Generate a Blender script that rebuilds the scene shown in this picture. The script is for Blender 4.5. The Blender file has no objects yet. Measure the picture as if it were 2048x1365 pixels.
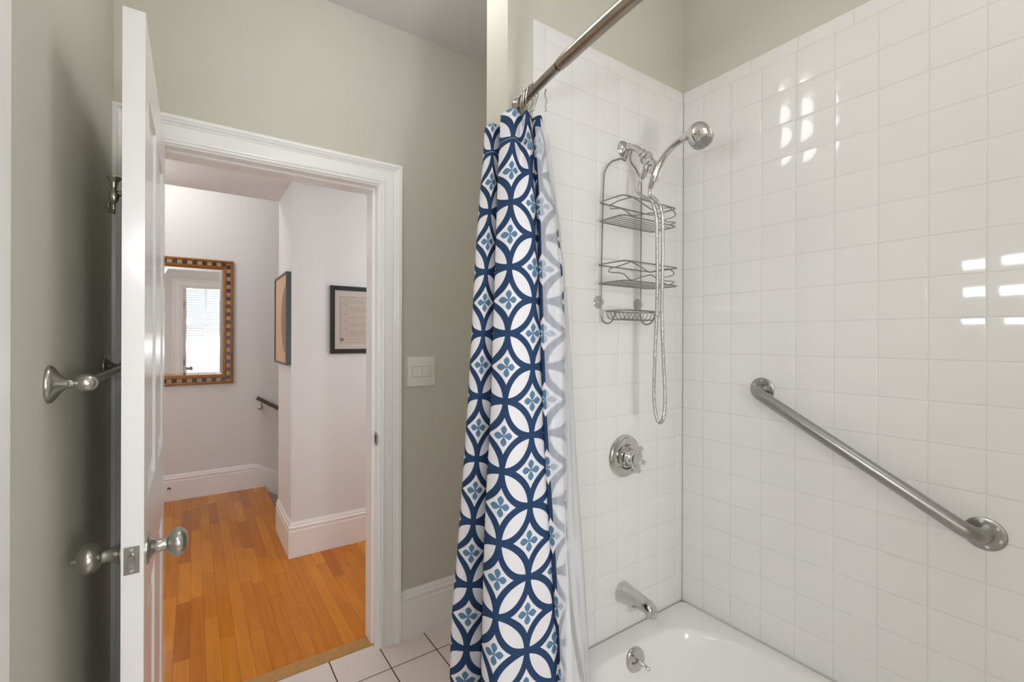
import bpy, bmesh, math, random
from mathutils import Vector, Matrix
random.seed(7)
PI = math.pi
SC = bpy.context.scene
COL = SC.collection

# ------------------------------------------------------------------ camera
cam_d = bpy.data.cameras.new('camera')
cam = bpy.data.objects.new('camera', cam_d)
COL.objects.link(cam)
SC.camera = cam
cam_d.sensor_width = 36.0
cam_d.lens = 921.45 / 2048 * 36.0
cam_d.shift_y = -4.3 / 2048
cam_d.clip_start = 0.02
_yaw, _roll = math.radians(34.667), math.radians(0.187)
_F = Vector((math.sin(_yaw), math.cos(_yaw), 0)); _R = Vector((math.cos(_yaw), -math.sin(_yaw), 0)); _U = Vector((0, 0, 1))
_r = _R * math.cos(_roll) + _U * math.sin(_roll); _u = _U * math.cos(_roll) - _R * math.sin(_roll)
M = Matrix((_r, _u, -_F)).transposed().to_4x4()
M.translation = Vector((0, 0, 1.38))
cam.matrix_world = M

# ------------------------------------------------------------------ view + world
SC.view_settings.view_transform = 'Standard'
SC.view_settings.look = 'None'
SC.view_settings.exposure = 0.04
SC.view_settings.gamma = 1.0
SC.view_settings.use_curve_mapping = False
SC.cycles.max_bounces = 16; SC.cycles.diffuse_bounces = 9; SC.cycles.glossy_bounces = 6; SC.cycles.transparent_max_bounces = 16
w = bpy.data.worlds.new('world'); SC.world = w; w.use_nodes = True
w.node_tree.nodes['Background'].inputs[0].default_value = (0.72, 0.88, 1.0, 1)
w.node_tree.nodes['Background'].inputs[1].default_value = 1.7

def area(name, loc, target, sx, sy, power, color, spread=None):
    d = bpy.data.lights.new(name, 'AREA'); d.shape = 'RECTANGLE'; d.size = sx; d.size_y = sy
    d.energy = power; d.color = color
    if spread: d.spread = spread
    o = bpy.data.objects.new(name, d); COL.objects.link(o); o.location = loc
    o.rotation_euler = (Vector(target) - Vector(loc)).to_track_quat('-Z', 'Y').to_euler()
    return o
def point(name, loc, r, power, color):
    d = bpy.data.lights.new(name, 'POINT'); d.shadow_soft_size = r; d.energy = power; d.color = color
    o = bpy.data.objects.new(name, d); COL.objects.link(o); o.location = loc
    return o
# daylight through the window behind the camera, the bathroom ceiling lamp, the stair lamp, and added fill lights
po = area('window_portal', (0.23, -1.43, 1.58), (0.23, 1.0, 1.58), 0.80, 1.75, 1, (1, 1, 1)); po.data.cycles.is_portal = True
point('bathroom_lamp_light', (0.46, 1.26, 2.56), 0.13, 5.8, (0.98, 0.985, 0.99))
area('vanity_lamp_light', (-0.095, 0.36, 1.66), (1.0, 0.60, 1.35), 0.50, 0.12, 4.5, (0.97, 0.98, 1.04))
point('rear_fill_light', (1.05, -0.05, 2.56), 0.13, 3, (0.97, 0.98, 1))  # added overhead fill over the tub, brightens the left wall
point('floor_fill_light', (0.50, -0.80, 1.22), 0.12, 62, (0.97, 0.98, 1.03))  # added low fill from behind the camera, source invented
point('hall_top_fill_light', (-0.35, 3.25, 2.17), 0.11, 2, (0.97, 0.98, 0.97))  # added ceiling fill for the hall
area('hall_side_fill_light', (-1.36, 3.3, 1.2), (0.5, 3.6, 0.6), 1.1, 1.9, 13, (0.96, 0.98, 0.99))  # added soft fill from the left; that hall wall has no window
point('hall_near_fill_light', (1.80, 2.33, 1.70), 0.09, 17, (0.95, 0.98, 1.02))  # added low fill for the wall end and hall floor
point('stair_lamp_light', (-0.35, 4.20, 2.75), 0.10, 12, (1, 0.98, 0.95))

# ------------------------------------------------------------------ materials
def mat(name, color, rough=0.5, metal=0.0, spec=0.5, bump=None, noise=None, coat=0.0, aniso=0.0):
    m = bpy.data.materials.new(name); m.use_nodes = True
    nt = m.node_tree; b = nt.nodes['Principled BSDF']
    b.inputs['Base Color'].default_value = (*color, 1)
    b.inputs['Roughness'].default_value = rough
    b.inputs['Metallic'].default_value = metal
    b.inputs['Specular IOR Level'].default_value = spec
    b.inputs['Coat Weight'].default_value = coat
    if aniso: b.inputs['Anisotropic'].default_value = aniso
    tc = nt.nodes.new('ShaderNodeTexCoord')
    n = nt.nodes.new('ShaderNodeTexNoise'); nt.links.new(tc.outputs['Object'], n.inputs['Vector'])
    n.inputs['Scale'].default_value = (noise or (3.0, 0))[0]; n.inputs['Detail'].default_value = 4
    mix = nt.nodes.new('ShaderNodeMixRGB'); mix.blend_type = 'MULTIPLY'
    amt = (noise or (3.0, 0.03))[1]
    mix.inputs['Fac'].default_value = amt
    mix.inputs['Color1'].default_value = (*color, 1)
    nt.links.new(n.outputs['Fac'], mix.inputs['Color2'])
    nt.links.new(mix.outputs['Color'], b.inputs['Base Color'])
    if bump:
        n2 = nt.nodes.new('ShaderNodeTexNoise'); n2.inputs['Scale'].default_value = bump[0]; n2.inputs['Detail'].default_value = 3
        nt.links.new(tc.outputs['Object'], n2.inputs['Vector'])
        bp = nt.nodes.new('ShaderNodeBump'); bp.inputs['Strength'].default_value = bump[1]; bp.inputs['Distance'].default_value = bump[2] if len(bump) > 2 else 0.002
        nt.links.new(n2.outputs['Fac'], bp.inputs['Height']); nt.links.new(bp.outputs['Normal'], b.inputs['Normal'])
    return m

MT = {}
MT['sage'] = mat('sage_paint', (0.590, 0.575, 0.495), 0.55, spec=0.3, bump=(90, 0.15, 0.001))
MT['hall'] = mat('hall_paint', (0.78, 0.78, 0.775), 0.6, spec=0.3, bump=(90, 0.1, 0.001))
MT['ceil'] = mat('ceiling_paint', (0.7, 0.69, 0.69), 0.8, spec=0.2)
MT['trim'] = mat('white_trim_gloss', (0.90, 0.895, 0.885), 0.25, spec=0.5)
MT['door'] = mat('white_door_paint', (0.87, 0.865, 0.86), 0.22, spec=0.5)
MT['grout'] = mat('tile_grout', (0.70, 0.69, 0.67), 0.5)
MT['tile'] = mat('white_wall_tile', (0.80, 0.79, 0.775), 0.07, spec=0.5, bump=(14, 0.10, 0.001))
MT['tub'] = mat('white_enamel', (0.82, 0.81, 0.79), 0.08, spec=0.5)
MT['chrome'] = mat('chrome', (0.64, 0.63, 0.61), 0.07, 1.0)
MT['nickel'] = mat('brushed_nickel', (0.47, 0.46, 0.42), 0.28, 1.0, bump=(60, 0.05, 0.0005))
MT['steel'] = mat('brushed_steel', (0.38, 0.37, 0.355), 0.33, 1.0, bump=(200, 0.08, 0.0005))
MT['wire'] = mat('satin_wire', (0.32, 0.31, 0.295), 0.35, 1.0)
MT['pewter'] = mat('dark_pewter', (0.27, 0.26, 0.22), 0.28, 1.0)
MT['rodmet'] = mat('worn_rod_metal', (0.50, 0.44, 0.36), 0.24, 1.0, noise=(18, 0.45), bump=(40, 0.1, 0.0005))
MT['switch'] = mat('ivory_plastic', (0.80, 0.80, 0.72), 0.35)
MT['dark'] = mat('dark_gap', (0.03, 0.028, 0.025), 0.6)
MT['screw'] = mat('screw_metal', (0.72, 0.71, 0.69), 0.25, 1.0)
MT['black'] = mat('black_frame_paint', (0.016, 0.018, 0.018), 0.35)
MT['charcoal'] = mat('charcoal_frame', (0.07, 0.085, 0.085), 0.4)
MT['paper'] = mat('aged_cream_paper', (0.56, 0.47, 0.39), 0.5)
MT['mat'] = mat('pale_mat_board', (0.62, 0.55, 0.50), 0.6)
MT['ink'] = mat('brown_ink', (0.20, 0.16, 0.12), 0.6)
MT['seal'] = mat('bronze_seal', (0.20, 0.16, 0.10), 0.4)
MT['rail'] = mat('dark_stained_rail', (0.10, 0.085, 0.075), 0.35)
MT['gold'] = mat('golden_brown_wood', (0.42, 0.165, 0.028), 0.3, noise=(25, 0.5), bump=(60, 0.2, 0.001))
MT['inlay_dark'] = mat('dark_inlay', (0.045, 0.028, 0.024), 0.3, noise=(80, 0.5))
MT['inlay_light'] = mat('pale_inlay', (0.55, 0.34, 0.16), 0.35, noise=(80, 0.5))
MT['mirror'] = mat('mirror_silver', (0.93, 0.93, 0.92), 0.0, 1.0, noise=(3, 0))
MT['blind'] = mat('white_blind_slat', (0.80, 0.80, 0.80), 0.4)
MT['slate'] = mat('silver_bead', (0.55, 0.52, 0.48), 0.15, 1.0)

def wood_floor(name):
    m = bpy.data.materials.new(name); m.use_nodes = True; nt = m.node_tree; N = nt.nodes; L = nt.links
    b = N['Principled BSDF']; b.inputs['Roughness'].default_value = 0.14; b.inputs['Specular IOR Level'].default_value = 0.22
    geo = N.new('ShaderNodeNewGeometry'); sep = N.new('ShaderNodeSeparateXYZ'); L.new(geo.outputs['Position'], sep.inputs[0])
    def math_(op, a, bb=None, c=None):
        n = N.new('ShaderNodeMath'); n.operation = op
        for i, v in enumerate((a, bb, c)):
            if v is None: continue
            if isinstance(v, (int, float)): n.inputs[i].default_value = v
            else: L.new(v, n.inputs[i])
        return n.outputs[0]
    W = 0.0572
    xs = math_('DIVIDE', math_('ADD', sep.outputs['X'], 10.02), W)
    ix = math_('FLOOR', xs); fx = math_('FRACT', xs)
    wn = N.new('ShaderNodeTexWhiteNoise'); wn.noise_dimensions = '1D'; L.new(ix, wn.inputs['W'])
    ys = math_('ADD', math_('DIVIDE', sep.outputs['Y'], 0.52), math_('MULTIPLY', wn.outputs['Value'], 13.0))
    iy = math_('FLOOR', ys); fy = math_('FRACT', ys)
    cx = N.new('ShaderNodeCombineXYZ'); L.new(ix, cx.inputs[0]); L.new(iy, cx.inputs[1])
    wn2 = N.new('ShaderNodeTexWhiteNoise'); wn2.noise_dimensions = '2D'; L.new(cx.outputs[0], wn2.inputs['Vector'])
    ramp = N.new('ShaderNodeValToRGB'); L.new(wn2.outputs['Value'], ramp.inputs[0])
    e = ramp.color_ramp.elements
    e[0].position = 0.0; e[0].color = (0.42, 0.125, 0.010, 1)
    e[1].position = 1.0; e[1].color = (0.64, 0.235, 0.018, 1)
    x = ramp.color_ramp.elements.new(0.12); x.color = (0.52, 0.165, 0.012, 1)
    x = ramp.color_ramp.elements.new(0.7); x.color = (0.58, 0.200, 0.014, 1)
    mp = N.new('ShaderNodeMapping'); mp.inputs['Scale'].default_value = (55, 3.0, 1); L.new(geo.outputs['Position'], mp.inputs['Vector'])
    no = N.new('ShaderNodeTexNoise'); no.inputs['Scale'].default_value = 1.0; no.inputs['Detail'].default_value = 5; L.new(mp.outputs[0], no.inputs['Vector'])
    mx = N.new('ShaderNodeMixRGB'); mx.blend_type = 'MULTIPLY'; mx.inputs[0].default_value = 0.35
    L.new(ramp.outputs[0], mx.inputs[1])
    r2 = N.new('ShaderNodeMapRange'); r2.inputs['From Min'].default_value = .3; r2.inputs['From Max'].default_value = .7; r2.inputs['To Min'].default_value = .6; r2.inputs['To Max'].default_value = 1.15
    L.new(no.outputs['Fac'], r2.inputs[0]); L.new(r2.outputs[0], mx.inputs[2])
    ex = math_('LESS_THAN', math_('MINIMUM', fx, math_('SUBTRACT', 1.0, fx)), 0.016)
    ey = math_('LESS_THAN', math_('MINIMUM', fy, math_('SUBTRACT', 1.0, fy)), 0.0022)
    edge = math_('MAXIMUM', ex, ey)
    mx2 = N.new('ShaderNodeMixRGB'); L.new(math_('MULTIPLY', edge, 0.8), mx2.inputs[0]); L.new(mx.outputs[0], mx2.inputs[1]); mx2.inputs[2].default_value = (0.20, 0.075, 0.015, 1)
    L.new(mx2.outputs[0], b.inputs['Base Color'])
    n3 = N.new('ShaderNodeTexNoise'); n3.inputs['Scale'].default_value = 9; n3.inputs['Detail'].default_value = 3; L.new(geo.outputs['Position'], n3.inputs['Vector'])
    bp = N.new('ShaderNodeBump'); bp.inputs['Strength'].default_value = 0.12; bp.inputs['Distance'].default_value = 0.004
    L.new(n3.outputs['Fac'], bp.inputs['Height'])
    bp2 = N.new('ShaderNodeBump'); bp2.invert = True; bp2.inputs['Strength'].default_value = 0.3; bp2.inputs['Distance'].default_value = 0.001
    L.new(edge, bp2.inputs['Height']); L.new(bp.outputs[0], bp2.inputs['Normal']); L.new(bp2.outputs[0], b.inputs['Normal'])
    return m
MT['wood'] = wood_floor('maple_strip_floor')
MT['threshold'] = mat('honey_wood_sill', (0.56, 0.28, 0.075), 0.25, noise=(40, 0.3), bump=(30, 0.1, 0.001))
MT['floortile'] = mat('pinkish_white_floor_tile', (0.80, 0.70, 0.65), 0.22, bump=(20, 0.08, 0.001))
MT['floorgrout'] = mat('dark_brown_grout', (0.085, 0.05, 0.035), 0.8)

def curtain_material():
    m = bpy.data.materials.new('printed_cotton'); m.use_nodes = True; nt = m.node_tree; N = nt.nodes; L = nt.links
    b = N['Principled BSDF']; b.inputs['Roughness'].default_value = 0.85; b.inputs['Specular IOR Level'].default_value = 0.15
    uv = N.new('ShaderNodeUVMap'); uv.uv_map = 'UVMap'
    sep = N.new('ShaderNodeSeparateXYZ'); L.new(uv.outputs[0], sep.inputs[0])
    def m_(op, a, bb=None, c=None):
        n = N.new('ShaderNodeMath'); n.operation = op
        for i, v in enumerate((a, bb, c)):
            if v is None: continue
            if isinstance(v, (int, float)): n.inputs[i].default_value = v
            else: L.new(v, n.inputs[i])
        return n.outputs[0]
    def fold(s): return m_('ABSOLUTE', m_('SUBTRACT', m_('FRACT', m_('ADD', s, 0.5)), 0.5))
    x = fold(sep.outputs['X']); y = fold(sep.outputs['Y'])
    xr = m_('SUBTRACT', 0.5, x); yr = m_('SUBTRACT', 0.5, y)
    d0 = m_('SQRT', m_('ADD', m_('MULTIPLY', x, x), m_('MULTIPLY', y, y)))
    d1 = m_('SQRT', m_('ADD', m_('MULTIPLY', xr, xr), m_('MULTIPLY', yr, yr)))
    near = m_('LESS_THAN', d0, d1)
    dfar = m_('MAXIMUM', d0, d1)
    lx = m_('ADD', m_('MULTIPLY', near, x), m_('MULTIPLY', m_('SUBTRACT', 1.0, near), xr))
    ly = m_('ADD', m_('MULTIPLY', near, y), m_('MULTIPLY', m_('SUBTRACT', 1.0, near), yr))
    lens = m_('LESS_THAN', dfar, 0.455)
    dia = m_('GREATER_THAN', dfar, 0.553)
    white = m_('MAXIMUM', lens, dia)
    p = m_('MAXIMUM', lx, ly); q = m_('MINIMUM', lx, ly)
    # petal half width: w = .052*sin(pi*(p/.155)^1.4)
    pw = m_('POWER', m_('MINIMUM', m_('DIVIDE', p, 0.152), 1.0), 1.35)
    wd = m_('ADD', m_('MULTIPLY', m_('SINE', m_('MULTIPLY', pw, PI)), 0.047), 0.004)
    pet = m_('MULTIPLY', m_('LESS_THAN', q, wd), m_('LESS_THAN', p, 0.150))
    c1 = N.new('ShaderNodeMixRGB'); L.new(white, c1.inputs[0]); c1.inputs[1].default_value = (0.022, 0.050, 0.115, 1); c1.inputs[2].default_value = (0.74, 0.73, 0.76, 1)
    c2 = N.new('ShaderNodeMixRGB'); L.new(pet, c2.inputs[0]); L.new(c1.outputs[0], c2.inputs[1]); c2.inputs[2].default_value = (0.095, 0.19, 0.30, 1)
    # fine weave
    wv = N.new('ShaderNodeTexNoise'); wv.inputs['Scale'].default_value = 220; wv.inputs['Detail'].default_value = 2; L.new(uv.outputs[0], wv.inputs['Vector'])
    c3 = N.new('ShaderNodeMixRGB'); c3.blend_type = 'MULTIPLY'; c3.inputs[0].default_value = 0.12; L.new(c2.outputs[0], c3.inputs[1]); L.new(wv.outputs['Fac'], c3.inputs[2])
    # stitched seam just under the top hem
    st = m_('LESS_THAN', m_('ABSOLUTE', m_('SUBTRACT', sep.outputs['Y'], -0.485)), 0.006)
    c4 = N.new('ShaderNodeMixRGB'); L.new(m_('MULTIPLY', st, 0.45), c4.inputs[0]); L.new(c3.outputs[0], c4.inputs[1]); c4.inputs[2].default_value = (0.55, 0.57, 0.60, 1)
    L.new(c4.outputs[0], b.inputs['Base Color'])
    bp = N.new('ShaderNodeBump'); bp.inputs['Strength'].default_value = 0.2; bp.inputs['Distance'].default_value = 0.0006
    L.new(m_('SUBTRACT', wv.outputs['Fac'], m_('MULTIPLY', st, 2.0)), bp.inputs['Height']); L.new(bp.outputs[0], b.inputs['Normal'])
    return m
MT['curtain'] = curtain_material()

def liner_material():
    m = bpy.data.materials.new('frosted_vinyl'); m.use_nodes = True; nt = m.node_tree; N = nt.nodes; L = nt.links
    N.remove(N['Principled BSDF']); out = N['Material Output']
    tr = N.new('ShaderNodeBsdfTransparent'); tr.inputs[0].default_value = (0.995, 1.0, 1.0, 1)
    df = N.new('ShaderNodeBsdfDiffuse'); df.inputs[0].default_value = (0.95, 0.96, 0.98, 1)
    tl = N.new('ShaderNodeBsdfTranslucent'); tl.inputs[0].default_value = (0.95, 0.96, 0.98, 1)
    gl = N.new('ShaderNodeBsdfGlossy'); gl.inputs['Roughness'].default_value = 0.12
    a = N.new('ShaderNodeMixShader'); a.inputs[0].default_value = 0.3; L.new(df.outputs[0], a.inputs[1]); L.new(tl.outputs[0], a.inputs[2])
    b = N.new('ShaderNodeMixShader'); b.inputs[0].default_value = 0.45; L.new(tr.outputs[0], b.inputs[1]); L.new(a.outputs[0], b.inputs[2])
    c = N.new('ShaderNodeMixShader'); lw = N.new('ShaderNodeLayerWeight'); lw.inputs[0].default_value = 0.12
    L.new(lw.outputs['Fresnel'], c.inputs[0]); L.new(b.outputs[0], c.inputs[1]); L.new(gl.outputs[0], c.inputs[2])
    L.new(c.outputs[0], out.inputs[0])
    return m
MT['liner'] = liner_material()
def glass_material(name, fac, color=(1, 1, 1), rough=0.02):
    m = bpy.data.materials.new(name); m.use_nodes = True; nt = m.node_tree; N = nt.nodes; L = nt.links
    N.remove(N['Principled BSDF']); out = N['Material Output']
    tr = N.new('ShaderNodeBsdfTransparent'); tr.inputs[0].default_value = (*color, 1)
    gl = N.new('ShaderNodeBsdfGlossy'); gl.inputs['Roughness'].default_value = rough
    a = N.new('ShaderNodeMixShader'); a.inputs[0].default_value = fac; L.new(tr.outputs[0], a.inputs[1]); L.new(gl.outputs[0], a.inputs[2]); L.new(a.outputs[0], out.inputs[0])
    return m
def shade_material():
    m = bpy.data.materials.new('linen_shade'); m.use_nodes = True; nt = m.node_tree; N = nt.nodes; L = nt.links
    N.remove(N['Principled BSDF']); out = N['Material Output']
    tr = N.new('ShaderNodeBsdfTransparent'); tl = N.new('ShaderNodeBsdfTranslucent'); tl.inputs[0].default_value = (0.9, 0.88, 0.84, 1)
    a = N.new('ShaderNodeMixShader'); a.inputs[0].default_value = 0.5; L.new(tr.outputs[0], a.inputs[1]); L.new(tl.outputs[0], a.inputs[2]); L.new(a.outputs[0], out.inputs[0])
    return m
MT['shade'] = shade_material()
MT['pane'] = glass_material('window_pane', 0.06)
MT['picglass'] = glass_material('picture_glass', 0.05)
MT['clear'] = glass_material('clear_plastic', 0.16, (0.9, 0.9, 0.9), 0.15)

def art_material():
    m = bpy.data.materials.new('peach_print'); m.use_nodes = True; nt = m.node_tree; N = nt.nodes; L = nt.links
    b = N['Principled BSDF']; b.inputs['Roughness'].default_value = 0.5
    geo = N.new('ShaderNodeNewGeometry'); sep = N.new('ShaderNodeSeparateXYZ'); L.new(geo.outputs['Position'], sep.inputs[0])
    def m_(op, a, bb=None):
        n = N.new('ShaderNodeMath'); n.operation = op
        for i, v in enumerate((a, bb)):
            if v is None: continue
            if isinstance(v, (int, float)): n.inputs[i].default_value = v
            else: L.new(v, n.inputs[i])
        return n.outputs[0]
    yy = m_('DIVIDE', m_('SUBTRACT', sep.outputs['Y'], 3.24), 0.20); zz = m_('DIVIDE', m_('SUBTRACT', sep.outputs['Z'], 1.50), 0.24)
    r = m_('SQRT', m_('ADD', m_('MULTIPLY', yy, yy), m_('MULTIPLY', zz, zz)))
    ramp = N.new('ShaderNodeValToRGB'); L.new(r, ramp.inputs[0]); e = ramp.color_ramp.elements
    e[0].position = 0.55; e[0].color = (0.25, 0.12, 0.06, 1); e[1].position = 0.98; e[1].color = (0.66, 0.40, 0.25, 1)
    x = e.new(0.85); x.color = (0.30, 0.16, 0.09, 1)
    L.new(ramp.outputs[0], b.inputs['Base Color'])
    return m
MT['art'] = art_material()
def emit(name, color, s):
    m = bpy.data.materials.new(name); m.use_nodes = True; b = m.node_tree.nodes['Principled BSDF']
    b.inputs['Base Color'].default_value = (*color, 1); b.inputs['Emission Color'].default_value = (*color, 1); b.inputs['Emission Strength'].default_value = s
    return m
MT['lampglass'] = emit('lit_lamp_glass', (1.0, 0.93, 0.82), 1.2)

# ------------------------------------------------------------------ mesh helpers
class MB:
    def __init__(s): s.v = []; s.f = []
    def add(s, vs, fs):
        n = len(s.v); s.v += [tuple(p) for p in vs]; s.f += [tuple(i + n for i in f) for f in fs]; return s
    def box(s, x0, x1, y0, y1, z0, z1):
        return s.add([(x0, y0, z0), (x1, y0, z0), (x1, y1, z0), (x0, y1, z0), (x0, y0, z1), (x1, y0, z1), (x1, y1, z1), (x0, y1, z1)],
                     [(0, 3, 2, 1), (4, 5, 6, 7), (0, 1, 5, 4), (1, 2, 6, 5), (2, 3, 7, 6), (3, 0, 4, 7)])
    def sweep(s, pts, r, n=12, closed=False, caps=True, ref=(0.13, 0.21, 0.97)):
        P = [Vector(p) for p in pts]; m = len(P); R = r if isinstance(r, (list, tuple)) else [r] * m
        T = []
        for i in range(m):
            if closed: t = P[(i + 1) % m] - P[i - 1]
            else: t = P[min(i + 1, m - 1)] - P[max(i - 1, 0)]
            T.append(t.normalized())
        u = Vector(ref).cross(T[0])
        if u.length < 1e-3: u = Vector((1, 0, 0)).cross(T[0])
        u.normalize(); vs = []
        for i in range(m):
            u = (u - T[i] * u.dot(T[i])).normalized(); v = T[i].cross(u)
            for k in range(n):
                a = 2 * PI * k / n; vs.append(P[i] + (u * math.cos(a) + v * math.sin(a)) * R[i])
        fs = []
        for i in range(m if closed else m - 1):
            j = (i + 1) % m
            for k in range(n): fs.append((i * n + k, i * n + (k + 1) % n, j * n + (k + 1) % n, j * n + k))
        if not closed and caps: fs += [tuple(range(n - 1, -1, -1)), tuple((m - 1) * n + k for k in range(n))]
        return s.add(vs, fs)
    def lathe(s, prof, origin, axis, n=40, caps=True):
        o = Vector(origin); ax = Vector(axis).normalized(); u = ax.cross(Vector((0.31, 0.2, 0.93))).normalized(); v = ax.cross(u)
        vs = []
        for (d, r) in prof:
            for k in range(n):
                a = 2 * PI * k / n; vs.append(o + ax * d + (u * math.cos(a) + v * math.sin(a)) * max(r, 1e-5))
        fs = [(i * n + k, i * n + (k + 1) % n, (i + 1) * n + (k + 1) % n, (i + 1) * n + k) for i in range(len(prof) - 1) for k in range(n)]
        if caps: fs += [tuple(range(n - 1, -1, -1)), tuple((len(prof) - 1) * n + k for k in range(n))]
        return s.add(vs, fs)
    def ball(s, c, r, n=16):
        rr = r if isinstance(r, (tuple, list)) else (r, r, r); vs = []; fs = []
        for i in range(n + 1):
            t = PI * i / n
            for k in range(n * 2):
                a = PI * k / n; vs.append((c[0] + rr[0] * math.sin(t) * math.cos(a), c[1] + rr[1] * math.sin(t) * math.sin(a), c[2] + rr[2] * math.cos(t)))
        for i in range(n):
            for k in range(n * 2): fs.append((i * 2 * n + k, (i + 1) * 2 * n + k, (i + 1) * 2 * n + (k + 1) % (2 * n), i * 2 * n + (k + 1) % (2 * n)))
        return s.add(vs, fs)
    def mold(s, prof, path, closed=False):
        # prof: (a, b): a along 'out' direction, b along 'up' direction; path: list of (point, out, up)
        n = len(prof); vs = []; fs = []
        for p, o, u in path:
            for a, b in prof: vs.append(Vector(p) + Vector(o) * a + Vector(u) * b)
        m = len(path)
        for i in range(m if closed else m - 1):
            j = (i + 1) % m
            for k in range(n): fs.append((i * n + k, i * n + (k + 1) % n, j * n + (k + 1) % n, j * n + k))
        if not closed: fs += [tuple(range(n)), tuple((m - 1) * n + k for k in range(n - 1, -1, -1))]
        return s.add(vs, fs)

def spline(pts, k=8, closed=False):
    P = [Vector(p) for p in pts]; n = len(P); out = []
    rng = range(n if closed else n - 1)
    for i in rng:
        g = (lambda j: P[j % n]) if closed else (lambda j: P[min(max(j, 0), n - 1)])
        p0, p1, p2, p3 = g(i - 1), g(i), g(i + 1), g(i + 2)
        for q in range(k):
            t = q / k; out.append(0.5 * ((2 * p1) + (p2 - p0) * t + (2 * p0 - 5 * p1 + 4 * p2 - p3) * t * t + (3 * p1 - p0 - 3 * p2 + p3) * t ** 3))
    if not closed: out.append(P[-1])
    return out

def obj(name, mb, m, parent=None, smooth=True, bevel=0.0, ang=35, kind=None, label=None):
    me = bpy.data.meshes.new(name)
    off = Vector((0, 0, 0))
    if parent is not None:
        q = parent
        while q is not None: off += q.location; q = q.parent
        base = Vector((0, 0, 0))
    else:
        base = Vector((0, 0, 0))
    me.from_pydata([tuple(Vector(v) - off - base) for v in mb.v], [], mb.f)
    bm = bmesh.new(); bm.from_mesh(me); bmesh.ops.recalc_face_normals(bm, faces=bm.faces[:]); bm.to_mesh(me); bm.free()
    me.update()
    o = bpy.data.objects.new(name, me); COL.objects.link(o)
    me.materials.append(m if not isinstance(m, str) else MT[m])
    if parent is not None: o.parent = parent
    if smooth:
        me.polygons.foreach_set('use_smooth', [True] * len(me.polygons))
        try: me.set_sharp_from_angle(angle=math.radians(ang))
        except Exception: pass
    if bevel:
        b = o.modifiers.new('bevel', 'BEVEL'); b.width = bevel; b.segments = 2; b.limit_method = 'ANGLE'; b.angle_limit = math.radians(40); b.harden_normals = False
    if kind: o['kind'] = kind
    if label: o['label'] = label
    return o
def thing(name, label, cat, loc, group=None, kind=None):
    o = bpy.data.objects.new(name, None); COL.objects.link(o); o.location = loc; o.empty_display_size = 0.05
    if label: o['label'] = label
    if cat: o['category'] = cat
    if group: o['group'] = group
    if kind: o['kind'] = kind
    return o
def tag(o, label, cat, group=None, kind=None):
    o['label'] = label; o['category'] = cat
    if group: o['group'] = group
    if kind: o['kind'] = kind
    return o
def struct(name, mb, m, **k): return obj(name, mb, m, kind='structure', **k)

# ================================================================== SETTING
HC = 2.79      # bathroom ceiling
XL, XR, YF, YD = -0.222, 1.604, 1.123, 2.024
# bathroom floor (white tiles about 20.6 cm with dark grout)
fl = MB(); fl.box(XL - .1, 1.75, -1.45, 2.06, -0.06, -0.0015)
floor = struct('floor', fl, 'floorgrout', smooth=False)
ft = MB(); P_ = 0.2065
for i in range(-5, 6):
    for j in range(-9, 1):
        x0 = 0.686 + i * P_ - P_ + .0025; y0 = 1.870 + (j - 1) * P_ + .0025
        x1 = x0 + P_ - .005; y1 = y0 + P_ - .005
        for (a0, a1, b0, b1) in ((x0, x1, y0, y1),):
            a0 = max(a0, XL); a1 = min(a1, 1.61)
            if a1 > a0: ft.box(a0, a1, b0, b1, -0.004, 0.0)
    x0 = 0.686 + (i - 1) * P_ + .0025; x1 = min(x0 + P_ - .005, 1.61)
    x0 = max(x0, XL)
    if x1 > x0: ft.box(x0, x1, 1.8725, 2.0575, -0.004, 0.0)
obj('floor_tile', ft, 'floortile', parent=floor, smooth=False, bevel=0.0012)

# walls
b = MB(); b.box(XL - .12, XL, -1.42, YD + .06, 0, HC); struct('wall_left', b, 'sage', smooth=False)
b = MB(); b.box(1.610, 1.73, -1.42, YD + .06, 0, HC); struct('wall_right', b, 'sage', smooth=False)
b = MB(); b.box(0.7615, 1.610, YF + .006, 1.246, 0, HC); struct('wall_faucet', b, 'sage', smooth=False)
b = MB(); b.box(0.7615, 1.610, -0.53, -0.41, 0, HC); struct('wall_tub_foot', b, 'sage', smooth=False)
b = MB(); b.box(XL - .12, -0.137, YD, YD + .056, 0, 2.069); b.box(0.685, 1.73, YD, YD + .056, 0, 2.069); b.box(XL - .12, 1.73, YD, YD + .056, 2.069, HC)
struct('wall_door_side', b, 'sage', smooth=False)
b = MB(); b.box(-1.4, -0.137, YD + .057, 2.147, 0, 2.069); b.box(0.685, 2.3, YD + .057, 2.147, 0, 2.069); b.box(-1.4, 2.3, YD + .057, 2.147, 2.069, 2.366)
struct('wall_hall_near', b, 'hall', smooth=False)
# rear wall with the window opening x -0.22..0.62 is wide: opening -0.17..0.60
WX0, WX1, WZ0, WZ1, WY = -0.19, 0.60, 0.74, 2.44, -1.30
b = MB(); b.box(XL - .12, WX0, WY - .12, WY, 0, HC); b.box(WX1, 1.73, WY - .12, WY, 0, HC); b.box(WX0, WX1, WY - .12, WY, 0, WZ0); b.box(WX0, WX1, WY - .12, WY, WZ1, HC)
struct('wall_rear', b, 'sage', smooth=False)
b = MB(); b.box(XL - .12, 1.73, -1.42, YD + .056, HC, HC + .08); struct('ceiling', b, 'ceil', smooth=False)

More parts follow.
